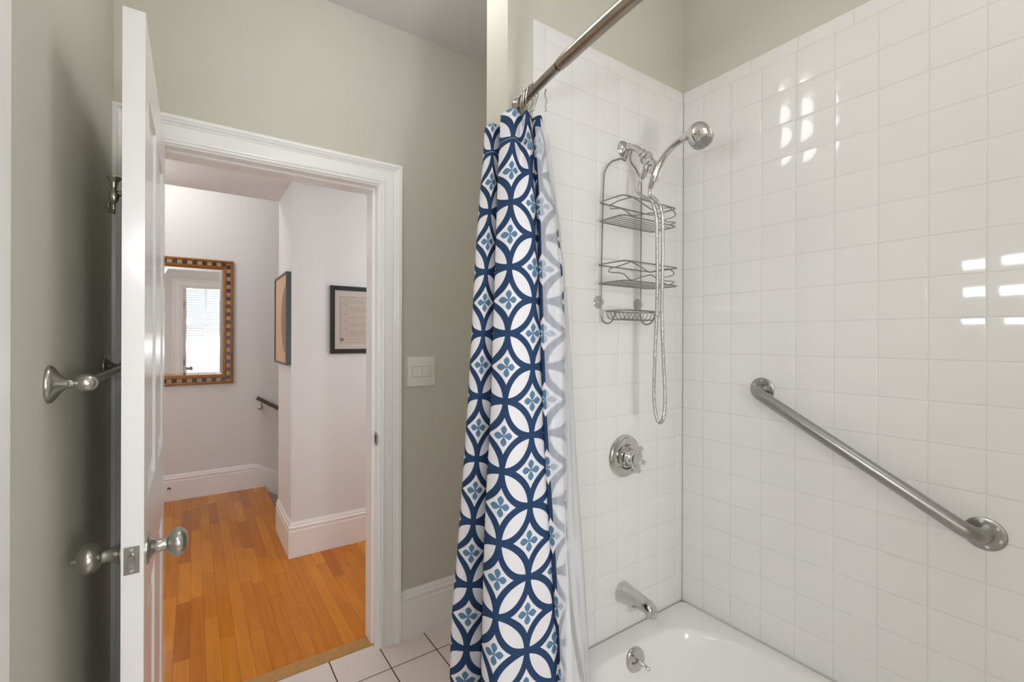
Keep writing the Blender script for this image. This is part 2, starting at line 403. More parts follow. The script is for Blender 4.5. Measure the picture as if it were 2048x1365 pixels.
# hall shell
b = MB(); b.box(-1.4, 2.3, 2.147, 3.70, -0.03, 0.0); b.box(-1.4, 0.55, 3.70, 4.843, -0.03, 0.0); b.box(-.122, .67, 2.128, 2.147, -.03, 0)
struct('floor_hall', b, 'wood', smooth=False)
b = MB(); b.box(-0.137, 0.685, 2.0585, 2.128, -0.03, 0.004); struct('trim_threshold', b, 'threshold', smooth=False, bevel=0.002)
b = MB(); b.box(-1.52, 2.3, 4.843, 4.96, -1.2, 3.05); struct('wall_hall_back', b, 'hall', smooth=False)
b = MB(); b.box(-1.52, -1.4, 2.08, 4.843, 0, 3.05); struct('wall_hall_left', b, 'hall', smooth=False)
b = MB(); b.box(0.507, 2.3, 3.168, 3.697, 0, 2.366); struct('wall_pier', b, 'hall', smooth=False)
b = MB(); b.box(2.3, 2.4, 2.08, 4.843, -1.2, 3.05); struct('wall_hall_right', b, 'hall', smooth=False)
b = MB(); b.box(-1.4, 2.3, 2.08, 3.697, 2.366, 3.05); struct('ceiling_hall', b, 'hall', smooth=False)
b = MB(); b.box(-1.4, 2.3, 3.697, 4.843, 3.05, 3.12); struct('ceiling_stair', b, 'ceil', smooth=False)
b = MB()
for k in range(5): b.box(0.55 + .27 * k, 0.55 + .27 * (k + 1), 3.70, 4.843, -1.2, -0.19 * (k + 1))
b.box(0.52, .549, 3.70, 4.843, -1.2, -.03)
struct('trim_stairs', b, 'threshold', smooth=False)
b = MB(); b.box(.55, 2.3, 3.60, 3.697, -1.2, -.001); struct('wall_stair_side', b, 'hall', smooth=False)

# tiles: one bevelled pillow per tile, each with its own tiny tilt, set in grout
def tile_field(name, plane, us, vs, tone=0.00045):
    g = MB(); t = MB()
    def pt(u, v, d):
        return (XR - d, u, v) if plane == 'X' else (u, YF - d, v)
    rnd = random.Random(11 if plane == 'X' else 5)
    for i in range(len(us) - 1):
        for j in range(len(vs) - 1):
            u0, u1 = sorted((us[i], us[i + 1])); v0, v1 = sorted((vs[j], vs[j + 1]))
            if u1 - u0 < .01: continue
            gp = .0011; e = .0022
            tu, tv = rnd.gauss(0, tone), rnd.gauss(0, tone)
            ring = []
            for (a, bb, d) in ((gp, gp, -.0010), (gp + e * .35, gp + e * .35, -.0002), (gp + e, gp + e, 0.0)):
                ring.append([(u0 + a, v0 + bb, d), (u1 - a, v0 + bb, d), (u1 - a, v1 - bb, d), (u0 + a, v1 - bb, d)])
            pts = [pt(u, v, d + ((u - (u0 + u1) / 2) * tu * 6 + (v - (v0 + v1) / 2) * tv * 6)) for r_ in ring for (u, v, d) in r_]
            fs = []
            for k in range(2):
                for q in range(4): fs.append((k * 4 + q, k * 4 + (q + 1) % 4, k * 4 + 4 + (q + 1) % 4, k * 4 + 4 + q))
            fs.append((8, 9, 10, 11)); t.add(pts, fs)
    return t
Z0 = 2.3137; T_ = .1095
rows = [Z0 - T_ * k for k in range(18)] + [.3455]
ys = [YF] + [1.0340 - T_ * k for k in range(13)] + [-.405]
xs_ = [1.604, 1.5617] + [1.4522 - T_ * k for k in range(6)]          # last is about 0.9047
xs_ = [x for x in xs_ if x > .895]; xs_[-1] = .8990
g = MB(); g.box(XR + .0008, 1.612, -.406, YF, .34, 2.3610)
tw = struct('wall_right_tiling', g, 'grout', smooth=False)
t1 = tile_field('t', 'X', ys, rows)
cap = [YF] + [1.0080 - .1535 * k for k in range(9)] + [-.405]
t2 = tile_field('t', 'X', cap, [Z0, 2.3610])
t1.add(t2.v, t2.f); obj('wall_tiles', t1, 'tile', parent=tw, ang=50)
g = MB(); g.box(.8515, XR, YF + .0008, YF + .0065, .34, 2.3610)
tf = struct('wall_faucet_tiling', g, 'grout', smooth=False)
t1 = tile_field('t', 'Y', xs_, rows)
t2 = tile_field('t', 'Y', [1.604, 1.49, 1.3365, 1.183, 1.0295, .8990], [Z0, 2.3610]); t1.add(t2.v, t2.f)
t2 = tile_field('t', 'Y', [.8990, .8510], [2.3610, 2.3137 - .1, 2.06, 1.907, 1.754, 1.6, 1.447, 1.293, 1.14, .986, .833, .68, .526, .345]); t1.add(t2.v, t2.f)
obj('wall_tiles', t1, 'tile', parent=tf, ang=50)

# baseboards
BBP = [(0, 0), (.016, 0), (.016, .165), (.0135, .169), (.0135, .176), (.015, .180), (.0145, .190), (.009, .197), (.0085, .206), (.005, .212), (.004, .220), (0, .220)]
def baseboard(name, path, parent=None, m='trim'):
    # path: list of ((x,y), outward (ox,oy) scaled for mitres)
    b = MB(); b.mold(BBP, [((x, y, 0), (ox, oy, 0), (0, 0, 1)) for (x, y), (ox, oy) in path]); return struct(name, b, m, ang=25)
baseboard('baseboard_door_side', [((.777, YD), (0, -1)), ((1.61, YD), (0, -1))])
baseboard('baseboard_left', [((XL, YD - .001), (1, 0)), ((XL, -1.299), (1, 0))])
baseboard('baseboard_hall_back', [((-1.4, 4.843), (0, -1)), ((.487, 4.843), (0, -1))])
baseboard('baseboard_pier', [((.507, 3.697), (-1, 0)), ((.507, 3.168), (-1, -1)), ((2.3, 3.168), (0, -1))])
baseboard('baseboard_hall_near', [((-1.4, 2.147), (0, 1)), ((-.235, 2.147), (0, 1))])
b = MB(); sk = [(a, q) for a, q in BBP]
b.mold(sk, [((.487, 4.843, 0), (0, -1, 0), (0, 0, 1)), ((.62, 4.843, -.083), (0, -1, 0), (0, 0, 1)), ((2.2, 4.843, -1.08), (0, -1, 0), (0, 0, 1))])
struct('trim_stair_skirt', b, 'trim', ang=25)

# door surround, bathroom side (jamb, stop, moulded casing)
ZJ = 2.057
b = MB(); b.box(.673, .685, YD - .004, 2.151, 0, ZJ + .012); b.box(-.137, -.125, YD - .004, 2.151, 0, ZJ + .012); b.box(-.125, .673, YD - .004, 2.151, ZJ, ZJ + .012)
tr = struct('trim_door_frame', b, 'trim', smooth=False)
b = MB(); b.box(.661, .673, 2.062, 2.147, 0.004, ZJ - .010); b.box(-.125, -.113, 2.062, 2.147, .004, ZJ - .010); b.box(-.125, .673, 2.062, 2.147, ZJ - .010, ZJ)
obj('door_stop_moulding', b, 'trim', parent=tr, smooth=False, bevel=.0015)
# a: from inner edge outwards, b: height off the wall
CP = [(0, 0), (0, .010), (.002, .0125), (.007, .0125), (.0095, .009), (.0115, .009), (.0135, .014), (.0185, .0155), (.0225, .012), (.0245, .0115),
      (.060, .0135), (.063, .0105), (.066, .0135), (.071, .016), (.0735, .0135), (.0755, .0185), (.083, .0225), (.0845, .0195), (.087, .0235), (.0975, .0245), (.0975, 0)]
def casing(name, x0, x1, zt, y, up, m='trim'):
    b = MB()
    b.mold(CP, [((x0, y, 0), (-1, 0, 0), (0, up, 0)), ((x0, y, zt), (-1, 0, 1), (0, up, 0)), ((x1, y, zt), (1, 0, 1), (0, up, 0)), ((x1, y, 0), (1, 0, 0), (0, up, 0))])
    return struct(name, b, m, ang=18)
casing('trim_door_casing', -.1245, .6795, 2.0635, YD, -1)
casing('trim_hall_casing', -.1315, .6795, 2.0635, 2.147, 1)
# left wall: edge of a tall white board casing beside the camera
b = MB(); b.box(XL, XL + .020, .78, .894, 0.22, HC); struct('trim_left_casing', b, 'trim', smooth=False, bevel=.002)

# strike plate on the latch-side jamb
sp = thing('strike_plate', 'small worn metal strike plate on the white door jamb', 'strike plate', (.673, 2.045, .93))
b = MB(); b.box(.6715, .6732, 2.026, 2.058, .900, .962); obj('plate', b, 'steel', sp, smooth=False, bevel=.0008)
b = MB(); b.box(.6708, .6716, 2.036, 2.050, .914, .948); obj('latch_hole', b, 'dark', sp, smooth=False)
b = MB(); b.mold([(0, 0), (0, .002), (.012, .002), (.012, 0)], [((.6732, 2.026 - .0, z), (0, -1, 0), (-1, 0, 0)) for z in (.908, .954)]); obj('lip', b, 'nickel', sp, smooth=False, bevel=.0008)
for z in (.906, .956):
    b = MB(); b.lathe([(0, .0035), (.001, .003), (.0012, .0)], (.6716, 2.043, z), (-1, 0, 0), 14); obj('screw', b, 'screw', sp)

# ------------------------------------------------------------------ window behind the camera
b = MB()
for (x0, x1, z0, z1) in ((WX0 - .09, WX0, WZ0 - .02, WZ1 + .09), (WX1, WX1 + .09, WZ0 - .02, WZ1 + .09), (WX0, WX1, WZ1, WZ1 + .09)):
    x0 = max(x0, XL); b.box(x0, x1, WY, WY + .02, z0, z1)
b.box(XL, WX1 + .11, WY - .10, WY + .05, WZ0 - .045, WZ0 - .015); b.box(XL, WX1 + .09, WY, WY + .018, WZ0 - .125, WZ0 - .046)
b.box(WX0, WX0 + .012, WY - .12, WY, WZ0 - .015, WZ1); b.box(WX1 - .012, WX1, WY - .12, WY, WZ0 - .015, WZ1); b.box(WX0, WX1, WY - .12, WY, WZ1 - .012, WZ1)
win = struct('window_1', b, 'trim', smooth=False, bevel=.002)
zm = 1.60
for nm, y, z0, z1 in (('lower_sash', WY - .075, WZ0 - .015, zm + .02), ('upper_sash', WY - .110, zm - .02, WZ1 - .012)):
    b = MB(); f_ = .04; a0, a1 = WX0 + .012, WX1 - .012
    b.box(a0, a0 + f_, y, y + .03, z0, z1); b.box(a1 - f_, a1, y, y + .03, z0, z1); b.box(a0 + f_, a1 - f_, y, y + .03, z0, z0 + f_); b.box(a0 + f_, a1 - f_, y, y + .03, z1 - f_, z1)
    xm = (a0 + a1) / 2; b.box(xm - .01, xm + .01, y + .005, y + .025, z0 + f_, z1 - f_)
    s_ = obj(nm, b, 'trim', win, smooth=False)
    b = MB(); b.box(a0 + f_, a1 - f_, y + .013, y + .016, z0 + f_, z1 - f_); obj('window_pane', b, 'pane', s_, smooth=False)
bl = thing('venetian_blind', 'white slatted venetian blind hanging in the window behind the camera, seen in the hall mirror', 'blind', (.23, WY - .03, WZ0))
b = MB(); nz = int((WZ1 - WZ0 - .10) / .046)
for k in range(nz):
    z = WZ0 + .045 + k * .046; c_, s2 = math.cos(.42), math.sin(.42); hw = .024
    y = WY - .035
    b.add([(WX0 + .02, y - hw * c_, z + hw * s2), (WX1 - .02, y - hw * c_, z + hw * s2), (WX1 - .02, y + hw * c_, z - hw * s2), (WX0 + .02, y + hw * c_, z - hw * s2),
           (WX0 + .02, y - hw * c_, z + hw * s2 + .002), (WX1 - .02, y - hw * c_, z + hw * s2 + .002), (WX1 - .02, y + hw * c_, z - hw * s2 + .002), (WX0 + .02, y + hw * c_, z - hw * s2 + .002)],
          [(0, 3, 2, 1), (4, 5, 6, 7), (0, 1, 5, 4), (1, 2, 6, 5), (2, 3, 7, 6), (3, 0, 4, 7)])
obj('slats', b, 'blind', bl, smooth=False)
b = MB(); b.box(WX0 + .016, WX1 - .016, WY - .062, WY - .008, WZ1 - .065, WZ1 - .014); obj('headrail', b, 'blind', bl, smooth=False, bevel=.003)
b = MB(); b.box(WX0 + .02, WX1 - .02, WY - .058, WY - .012, WZ0 - .012, WZ0 + .012); obj('bottom_rail', b, 'blind', bl, smooth=False, bevel=.003)
for x in (WX0 + .14, WX1 - .14):
    b = MB(); b.box(x - .001, x + .001, WY - .0365, WY - .0345, WZ0, WZ1 - .03); obj('ladder_cord', b, 'blind', bl, smooth=False)

# lamps (the fixtures the lights sit in; above or behind the frame, several built for added fill lights)
def dome(name, label, x, y, z, r, group=None):
    t = thing(name, label, 'ceiling light', (x, y, z))
    b = MB(); b.lathe([(0, r + .02), (-.012, r + .02), (-.03, r + .01), (-.03, 0)], (x, y, z), (0, 0, 1), 40); obj('canopy', b, 'nickel', t)
    b = MB(); b.lathe([(-.031, r)] + [(-.031 - .07 * math.sin(a * PI / 20), r * math.cos(a * PI / 20)) for a in range(1, 11)], (x, y, z), (0, 0, 1), 40, caps=False); obj('glass_shade', b, 'lampglass', t)
dome('ceiling_light', 'round frosted ceiling light with nickel rim above the bathroom doorway', .46, 1.26, HC, .15)
dome('ceiling_light', 'added round frosted ceiling light over the bathtub, unseen fill for the left wall', 1.05, -.05, HC, .15)
dome('ceiling_light', 'added small round frosted ceiling light in the hall, unseen fill', -.35, 3.25, 2.366, .12)

vl_ = thing('vanity_light', 'tall nickel wall light with frosted glass tube beside the camera on the left wall', 'wall light', (XL, .36, 1.41))
b = MB(); b.box(XL, XL + .022, .32, .40, 1.38, 1.94); obj('backplate', b, 'nickel', vl_, smooth=False, bevel=.004)
b = MB(); b.lathe([(0, .01), (.005, .036), (.50, .036), (.505, .01)], (XL + .070, .36, 1.41), (0, 0, 1), 32); obj('glass_shade', b, 'lampglass', vl_, ang=60)
fl_ = thing('fill_floor_lamp', 'added nickel floor lamp with frosted drum shade, unseen fill light behind the camera', 'floor lamp', (.50, -.80, 0))
b = MB(); b.lathe([(0, .12), (.012, .12), (.02, .02), (.03, .011), (.98, .011), (.99, .03), (1.00, .02)], (.50, -.80, 0), (0, 0, 1), 32); obj('stand', b, 'nickel', fl_)
b = MB(); b.lathe([(0, .14), (.42, .14)], (.50, -.80, 1.01), (0, 0, 1), 40, caps=False); obj('lamp_shade', b, 'shade', fl_)
hc_ = thing('fill_sconce', 'added small frosted hall wall light beside the doorway, unseen fill', 'wall light', (1.80, 2.147, 1.70))
b = MB(); b.lathe([(0, .05), (.012, .05), (.018, .03), (.10, .012)], (1.80, 2.147, 1.66), (0, 1, 0), 28); obj('wall_plate', b, 'nickel', hc_)
b = MB(); b.lathe([(0, .05), (.06, .055), (.15, .075)], (1.80, 2.26, 1.60), (0, 0, 1), 32, caps=False); obj('glass_shade', b, 'lampglass', hc_)

# ================================================================== DOOR LEAF
XA, XB, YA, YB, ZA, ZB = -.1195, -.0828, 1.2135, 2.003, .012, 2.051
def leaf_panel_face(mb, xs, sgn, rects, y0, y1, z0, z1):
    # flat face with openings split into a grid
    Ys = sorted({y0, y1, *[r[0] for r in rects], *[r[1] for r in rects]}); Zs = sorted({z0, z1, *[r[2] for r in rects], *[r[3] for r in rects]})
    for i in range(len(Ys) - 1):
        for j in range(len(Zs) - 1):
            cy, cz = (Ys[i] + Ys[i + 1]) / 2, (Zs[j] + Zs[j + 1]) / 2
            if any(r[0] < cy < r[1] and r[2] < cz < r[3] for r in rects): continue
            mb.add([(xs, Ys[i], Zs[j]), (xs, Ys[i + 1], Zs[j]), (xs, Ys[i + 1], Zs[j + 1]), (xs, Ys[i], Zs[j + 1])], [(0, 1, 2, 3)])
    for (a, c, d, e) in rects:
        rings = []
        for ins, dep in ((0, 0), (.004, -.001), (.008, -.007), (.013, -.0105), (.022, -.0105), (.055, -.0035), (.0555, -.0035)):
            x = xs + sgn * dep; rings.append([(x, a + ins, d + ins), (x, c - ins, d + ins), (x, c - ins, e - ins), (x, a + ins, e - ins)])
        vs = [p for r in rings for p in r]; fs = []
        for k in range(len(rings) - 1):
            for q in range(4): fs.append((k * 4 + q, k * 4 + (q + 1) % 4, k * 4 + 4 + (q + 1) % 4, k * 4 + 4 + q))
        n = (len(rings) - 1) * 4; fs.append((n, n + 1, n + 2, n + 3)); mb.add(vs, fs)
rects = [(1.309, 1.555, 1.020, 1.925), (1.660, 1.906, 1.020, 1.925), (1.309, 1.555, .235, .800), (1.660, 1.906, .235, .800)]
d = MB(); leaf_panel_face(d, XB, 1, rects, YA, YB, ZA, ZB); leaf_panel_face(d, XA, -1, rects, YA, YB, ZA, ZB)
d.add([(XA, YA, ZA), (XB, YA, ZA), (XB, YA, ZB), (XA, YA, ZB)], [(0, 1, 2, 3)]); d.add([(XA, YB, ZA), (XB, YB, ZA), (XB, YB, ZB), (XA, YB, ZB)], [(0, 1, 2, 3)])
d.add([(XA, YA, ZA), (XB, YA, ZA), (XB, YB, ZA), (XA, YB, ZA)], [(0, 1, 2, 3)]); d.add([(XA, YA, ZB), (XB, YA, ZB), (XB, YB, ZB), (XA, YB, ZB)], [(0, 1, 2, 3)])
door = struct('door_1', d, 'door', smooth=False)
# latch plate
b = MB(); b.box(-.1150, -.0895, YA - .0012, YA + .002, .897, .9535); lp = obj('latch_plate', b, 'steel', door, smooth=False, bevel=.0006)
b = MB()
prof = [(-.1075, .912), (-.0965, .912), (-.0965, .930), (-.0985, .936), (-.102, .9385), (-.1055, .936), (-.1075, .930)]
b.add([(x, YA - .0015, z) for x, z in prof] + [(x, YA - .010 if x < -.1 else YA - .005, z) for x, z in prof], [tuple(range(7)), tuple(range(13, 6, -1))] + [(i, (i + 1) % 7, 7 + (i + 1) % 7, 7 + i) for i in range(7)])
obj('latch_bolt', b, 'nickel', lp, smooth=False, bevel=.0006)
for z in (.904, .9465):
    b = MB(); b.lathe([(0, .0042), (.0008, .0038), (.001, 0)], (-.1022, YA - .0012, z), (0, -1, 0), 16); obj('screw', b, 'screw', lp)
KY, KZ = 1.2735, .9235
def knob(x, s, push=False):
    b = MB(); b.lathe([(0, .034), (.003, .034), (.0055, .031), (.0065, .025), (.010, .020), (.016, .0165), (.018, .0150), (.030, .0135), (.034, .0140), (.036, .0135)], (x, KY, KZ), (s, 0, 0), 40)
    k = obj('door_knob', b, 'nickel', door, ang=30)
    b = MB(); b.lathe([(.0345, .013), (.037, .0175), (.041, .0235), (.047, .0285), (.054, .0312), (.061, .0302), (.067, .0265), (.0715, .020), (.0742, .011), (.075, .0)], (x, KY, KZ), (s, 0, 0), 44, caps=False)
    obj('knob_grip', b, 'nickel', k, ang=60)
    if push:
        b = MB(); b.lathe([(.073, .0045), (.078, .0045), (.083, .0035), (.0845, .001)], (x, KY, KZ), (s, 0, 0), 16); obj('privacy_button', b, 'nickel', k)
knob(XB, 1); knob(XA, -1, True)
# hinges
for z in (.25, 1.05, 1.83):
    b = MB(); b.lathe([(-.045, .006), (.045, .006)], (XA - .004, YB + .006, z), (0, 0, 1), 16); b.box(XA - .001, XB - .005, YB, YB + .002, z - .044, z + .044); obj('hinge', b, 'nickel', door, ang=30)

# coat hook on the back of the leaf
ch = thing('coat_hook', 'dark pewter coat hook with cup finial on the back of the open door', 'coat hook', (XA, 1.272, 1.685))
HX, HY = -.1385, 1.272
b = MB(); b.lathe([(0, .016), (.003, .016), (.005, .012), (.006, .006), (.018, .0045)], (XA, HY, 1.684), (-1, 0, 0), 24); obj('wall_plate', b, 'pewter', ch)
b = MB(); b.lathe([(-.018, .004), (-.014, .0065), (-.008, .0088), (0, .0095), (.007, .0078), (.011, .0055), (.016, .0048), (.019, .0065), (.021, .0065), (.026, .007), (.031, .0105), (.0345, .0138), (.036, .0142), (.0362, .012), (.032, .006), (.031, 0)], (HX, HY, 1.680), (0, 0, 1), 32); obj('cup_finial', b, 'pewter', ch, ang=50)
b = MB(); b.sweep(spline([(HX, HY, 1.666), (HX - .001, HY - .002, 1.655), (HX + .001, HY - .006, 1.645), (HX + .002, HY - .014, 1.640), (HX + .002, HY - .021, 1.645), (HX + .002, HY - .022, 1.651)], 6), .0035, 12); b.ball((HX + .002, HY - .022, 1.652), .0048, 8); obj('hook_prong', b, 'pewter', ch)
b = MB(); b.sweep(spline([(HX, HY, 1.666), (HX - .003, HY + .004, 1.652), (HX - .007, HY + .012, 1.647), (HX - .009, HY + .018, 1.653), (HX - .010, HY + .019, 1.662)], 6), .0032, 12); b.ball((HX - .010, HY + .019, 1.663), .0045, 8); obj('hook_prong', b, 'pewter', ch)

# ================================================================== TOWEL BAR
tb = thing('towel_bar', 'brushed nickel towel bar with bell shaped posts on the green left wall', 'towel bar', (XL, 1.19, 1.29))
BX = -.169
for y in (1.191, 1.838):
    b = MB(); b.lathe([(0, .0345), (.002, .0352), (.006, .0345), (.010, .0300), (.014, .0235), (.019, .0160), (.024, .0105), (.028, .0078), (.030, .0088), (.032, .0078), (.034, .0062), (.042, .0060), (.050, .006)], (XL, y, 1.2925), (1, 0, 0), 44); pst = obj('bell_post', b, 'nickel', tb, ang=50)
    b = MB(); b.ball((BX, y, 1.2925), (.019, .019, .0178), 18); obj('ball_finial', b, 'nickel', pst, ang=180)
b = MB(); b.sweep([(BX, 1.20, 1.2925), (BX, 1.83, 1.2925)], .0085, 20); obj('bar', b, 'nickel', tb)

# ================================================================== LIGHT SWITCH
sw = thing('light_switch', 'square ivory wall plate with a switch and a dimmer, beside the doorway', 'light switch', (.88, YD, 1.2255))
b = MB(); b.mold([(0, 0), (.0, .004), (.003, .0075), (.0690, .0085), (.0690, 0)], []) if False else None
pl = MB()
for (ins, dd) in ((0, 0), (0, .0045), (.0025, .007), (.020, .0078)): pass
x0, x1, z0, z1 = .8115, .9490, 1.1570, 1.2940; rings = []
for ins, dd in ((0, 0), (0, .0055), (.0015, .0075), (.004, .0083)): rings.append([(x0 + ins, YD - dd, z0 + ins), (x1 - ins, YD - dd, z0 + ins), (x1 - ins, YD - dd, z1 - ins), (x0 + ins, YD - dd, z1 - ins)])
vs = [p for r in rings for p in r]; fs = [(k * 4 + q, k * 4 + (q + 1) % 4, k * 4 + 4 + (q + 1) % 4, k * 4 + 4 + q) for k in range(3) for q in range(4)] + [(12, 13, 14, 15), (3, 2, 1, 0)]
pl.add(vs, fs); obj('wall_plate', pl, 'switch', sw, ang=30)
b = MB(); b.box(.8335, .9295, YD - .0088, YD - .008, 1.2000, 1.2500); obj('device_gap', b, 'wire', sw, smooth=False)
b = MB(); b.box(.8345, .8810, YD - .0105, YD - .008, 1.2010, 1.2490); obj('switch_paddle', b, 'switch', sw, smooth=False, bevel=.0008)
b = MB(); b.box(.8822, .9285, YD - .0100, YD - .008, 1.2010, 1.2490); dm = obj('dimmer', b, 'switch', sw, smooth=False, bevel=.0008)
for k in range(5):
    b = MB(); b.box(.9190, .9215, YD - .0106, YD - .0099, 1.2060 + .0085 * k, 1.2085 + .0085 * k); obj('indicator', b, 'wire', dm, smooth=False)
b = MB(); b.box(.9155, .9160, YD - .0104, YD - .0099, 1.203, 1.247); b.box(.8895, .9100, YD - .0104, YD - .0099, 1.2240, 1.2246); obj('slider_groove', b, 'wire', dm, smooth=False)

# ================================================================== HALL THINGS
mi = thing('wall_mirror', 'rectangular hall mirror in a golden wood frame with dark and pale inlaid blocks', 'mirror', (-.13, 4.843, 1.515))
mx0, mx1, mz0, mz1 = -.56, .295, .975, 2.066; yb = 4.843
FP = [(0, 0), (0, .024), (.004, .029), (.014, .031), (.019, .027), (.021, .022), (.055, .020), (.058, .024), (.064, .025), (.069, .020), (.082, .014), (.084, .006), (.084, 0)]
def frame(mb, prof, x0, x1, z0, z1, y, s=-1):
    mb.mold(prof, [((x0, y, z0), (1, 0, 1), (0, s, 0)), ((x1, y, z0), (-1, 0, 1), (0, s, 0)), ((x1, y, z1), (-1, 0, -1), (0, s, 0)), ((x0, y, z1), (1, 0, -1), (0, s, 0))], closed=True)
b = MB(); frame(b, FP, mx0, mx1, mz0, mz1, yb); fb = b; nf0 = len(fb.f)
bd = MB(); blt = MB()
nz_ = 29; L0 = mz0 + .038; sz = (mz1 - mz0 - .076) / nz_
for k in range(nz_):
    tgt = bd if k % 2 == 0 else blt; z = L0 + k * sz
    for xa in (mx1 - .053, mx0 + .023): tgt.box(xa, xa + .030, yb - .0245, yb - .019, z + .001, z + sz - .001)
nx_ = 21; sx = (mx1 - mx0 - .116) / nx_
for k in range(nx_):
    tgt = bd if k % 2 == 0 else blt; x = mx0 + .058 + k * sx
    for za in (mz0 + .023, mz1 - .053): tgt.box(x + .001, x + sx - .001, yb - .0245, yb - .019, za, za + .030)
fb.add(bd.v, bd.f); nf1 = len(fb.f); fb.add(blt.v, blt.f); fr = obj('mirror_frame', fb, 'gold', mi, ang=20)
fr.data.materials.append(MT['inlay_dark']); fr.data.materials.append(MT['inlay_light'])
for i_, p_ in enumerate(fr.data.polygons): p_.material_index = 0 if i_ < nf0 else (1 if i_ < nf1 else 2)
b = MB(); gx0, gx1, gz0, gz1 = mx0 + .082, mx1 - .082, mz0 + .082, mz1 - .082; bv = .022
rg = [[(gx0, yb - .006, gz0), (gx1, yb - .006, gz0), (gx1, yb - .006, gz1), (gx0, yb - .006, gz1)], [(gx0 + bv, yb - .0085, gz0 + bv), (gx1 - bv, yb - .0085, gz0 + bv), (gx1 - bv, yb - .0085, gz1 - bv), (gx0 + bv, yb - .0085, gz1 - bv)]]
b.add(rg[0] + rg[1], [(q, (q + 1) % 4, 4 + (q + 1) % 4, 4 + q) for q in range(4)] + [(4, 5, 6, 7)]); obj('mirror_glass', b, 'mirror', mi, smooth=False)

ar = thing('framed_picture', 'peach and brown print in a thin charcoal frame on the side of the wall end', 'picture', (.507, 3.42, 1.505))
b = MB(); AP = [(0, 0), (0, .030), (.012, .030), (.012, .020), (.014, 0)]
y0, y1, z0, z1 = 3.185, 3.680, 1.210, 1.800
b.mold(AP, [((.507, y0, z0), (0, 1, 1), (-1, 0, 0)), ((.507, y1, z0), (0, -1, 1), (-1, 0, 0)), ((.507, y1, z1), (0, -1, -1), (-1, 0, 0)), ((.507, y0, z1), (0, 1, -1), (-1, 0, 0))], closed=True)
obj('picture_frame', b, 'charcoal', ar, smooth=False)
b = MB(); b.box(.484, .506, y0 + .011, y1 - .011, z0 + .011, z1 - .011); obj('print', b, 'art', ar, smooth=False)

ce = thing('framed_certificate', 'cream certificate with small text and a round seal in a black frame', 'certificate', (.95, 3.168, 1.50))
b = MB(); frame(b, [(0, 0), (0, .018), (.002, .020), (.027, .020), (.029, .016), (.029, 0)], .7365, 1.245, 1.280, 1.727, 3.168); obj('picture_frame', b, 'black', ce, smooth=False)
b = MB(); b.box(.763, 1.218, 3.160, 3.167, 1.306, 1.701); mt_ = obj('mat_board', b, 'mat', ce, smooth=False)
b = MB(); b.box(.795, 1.186, 3.1592, 3.160, 1.346, 1.661); pp = obj('certificate_sheet', b, 'paper', ce, smooth=False)
b = MB(); yi = 3.1588
def ln(x0, x1, z, t=.0012): b.box(x0, x1, yi, yi + .0004, z - t / 2, z + t / 2)
def vl(x, z0, z1, t=.0012): b.box(x - t / 2, x + t / 2, yi, yi + .0004, z0, z1)
ln(.799, 1.182, 1.657); ln(.799, 1.182, 1.350); vl(.799, 1.350, 1.657); vl(1.182, 1.35, 1.657)
ln(.806, 1.175, 1.617, .0009); ln(.82, 1.175, 1.376, .0009); vl(.806, 1.376, 1.617, .0009)
rr = random.Random(3)
def words(x0, x1, z, h, wmin, wmax):
    x = x0
    while x < x1:
        w_ = rr.uniform(wmin, wmax); w_ = min(w_, x1 - x); ln(x, x + w_, z, h); x += w_ + rr.uniform(.0018, .003)
# heading in a flowing hand
hx = .835
for wl in (.022, .018, .040, .0, .030, .05, .03):
    x = hx; pts = []
    n = max(2, int(wl / .005))
    if wl:
        for k in range(n + 1): pts.append((x + k * wl / n, yi + .0002, 1.630 + (.006 if k % 2 else -.003) * rr.uniform(.6, 1.3)))
        b.sweep(spline(pts, 4), .0006, 5)
    hx += wl + .014
zt = 1.600
for blk, nl in (('a', 6), ('b', 4), ('c', 5), ('d', 6)):
    words(.826, .850, zt, .0030, .006, .012); zt -= .014
    for k in range(nl):
        if k % 2 == 0: words(.838, .860, zt, .0012, .004, .010)
        words(.868, 1.165, zt, .0012, .004, .014); zt -= .0057
    zt -= .010
obj('printed_text', b, 'ink', pp, smooth=False)
b = MB(); b.lathe([(0, .0115), (.0008, .0115), (.0012, .010), (.0013, 0)], (.812, 3.1590, 1.372), (0, -1, 0), 28); obj('seal', b, 'seal', pp)
b = MB(); b.box(.764, 1.217, 3.1570, 3.1575, 1.307, 1.700); obj('glazing', b, 'picglass', ce, smooth=False)

hr = thing('handrail', 'dark brown stair handrail with metal bracket on the hall back wall', 'handrail', (.49, 4.79, .83))
b = MB(); d0 = Vector((.478, 4.785, .832)); dr = Vector((1, 0, -.625)).normalized(); e1 = d0 + dr * 1.9
b.mold([(-.020, -.013), (-.022, .004), (-.014, .016), (0, .019), (.014, .016), (.022, .004), (.020, -.013), (0, -.016)], [(tuple(d0), (0, 1, 0), (.53, 0, .848)), (tuple(e1), (0, 1, 0), (.53, 0, .848))]); obj('rail', b, 'rail', hr, ang=40)
b = MB(); b.sweep(spline([(.512, 4.842, .735), (.512, 4.825, .728), (.513, 4.797, .742), (.517, 4.786, .792)], 6), .006, 12); b.lathe([(0, .022), (.004, .022), (.008, .012)], (.512, 4.843, .735), (0, -1, 0), 20); obj('bracket', b, 'chrome', hr)

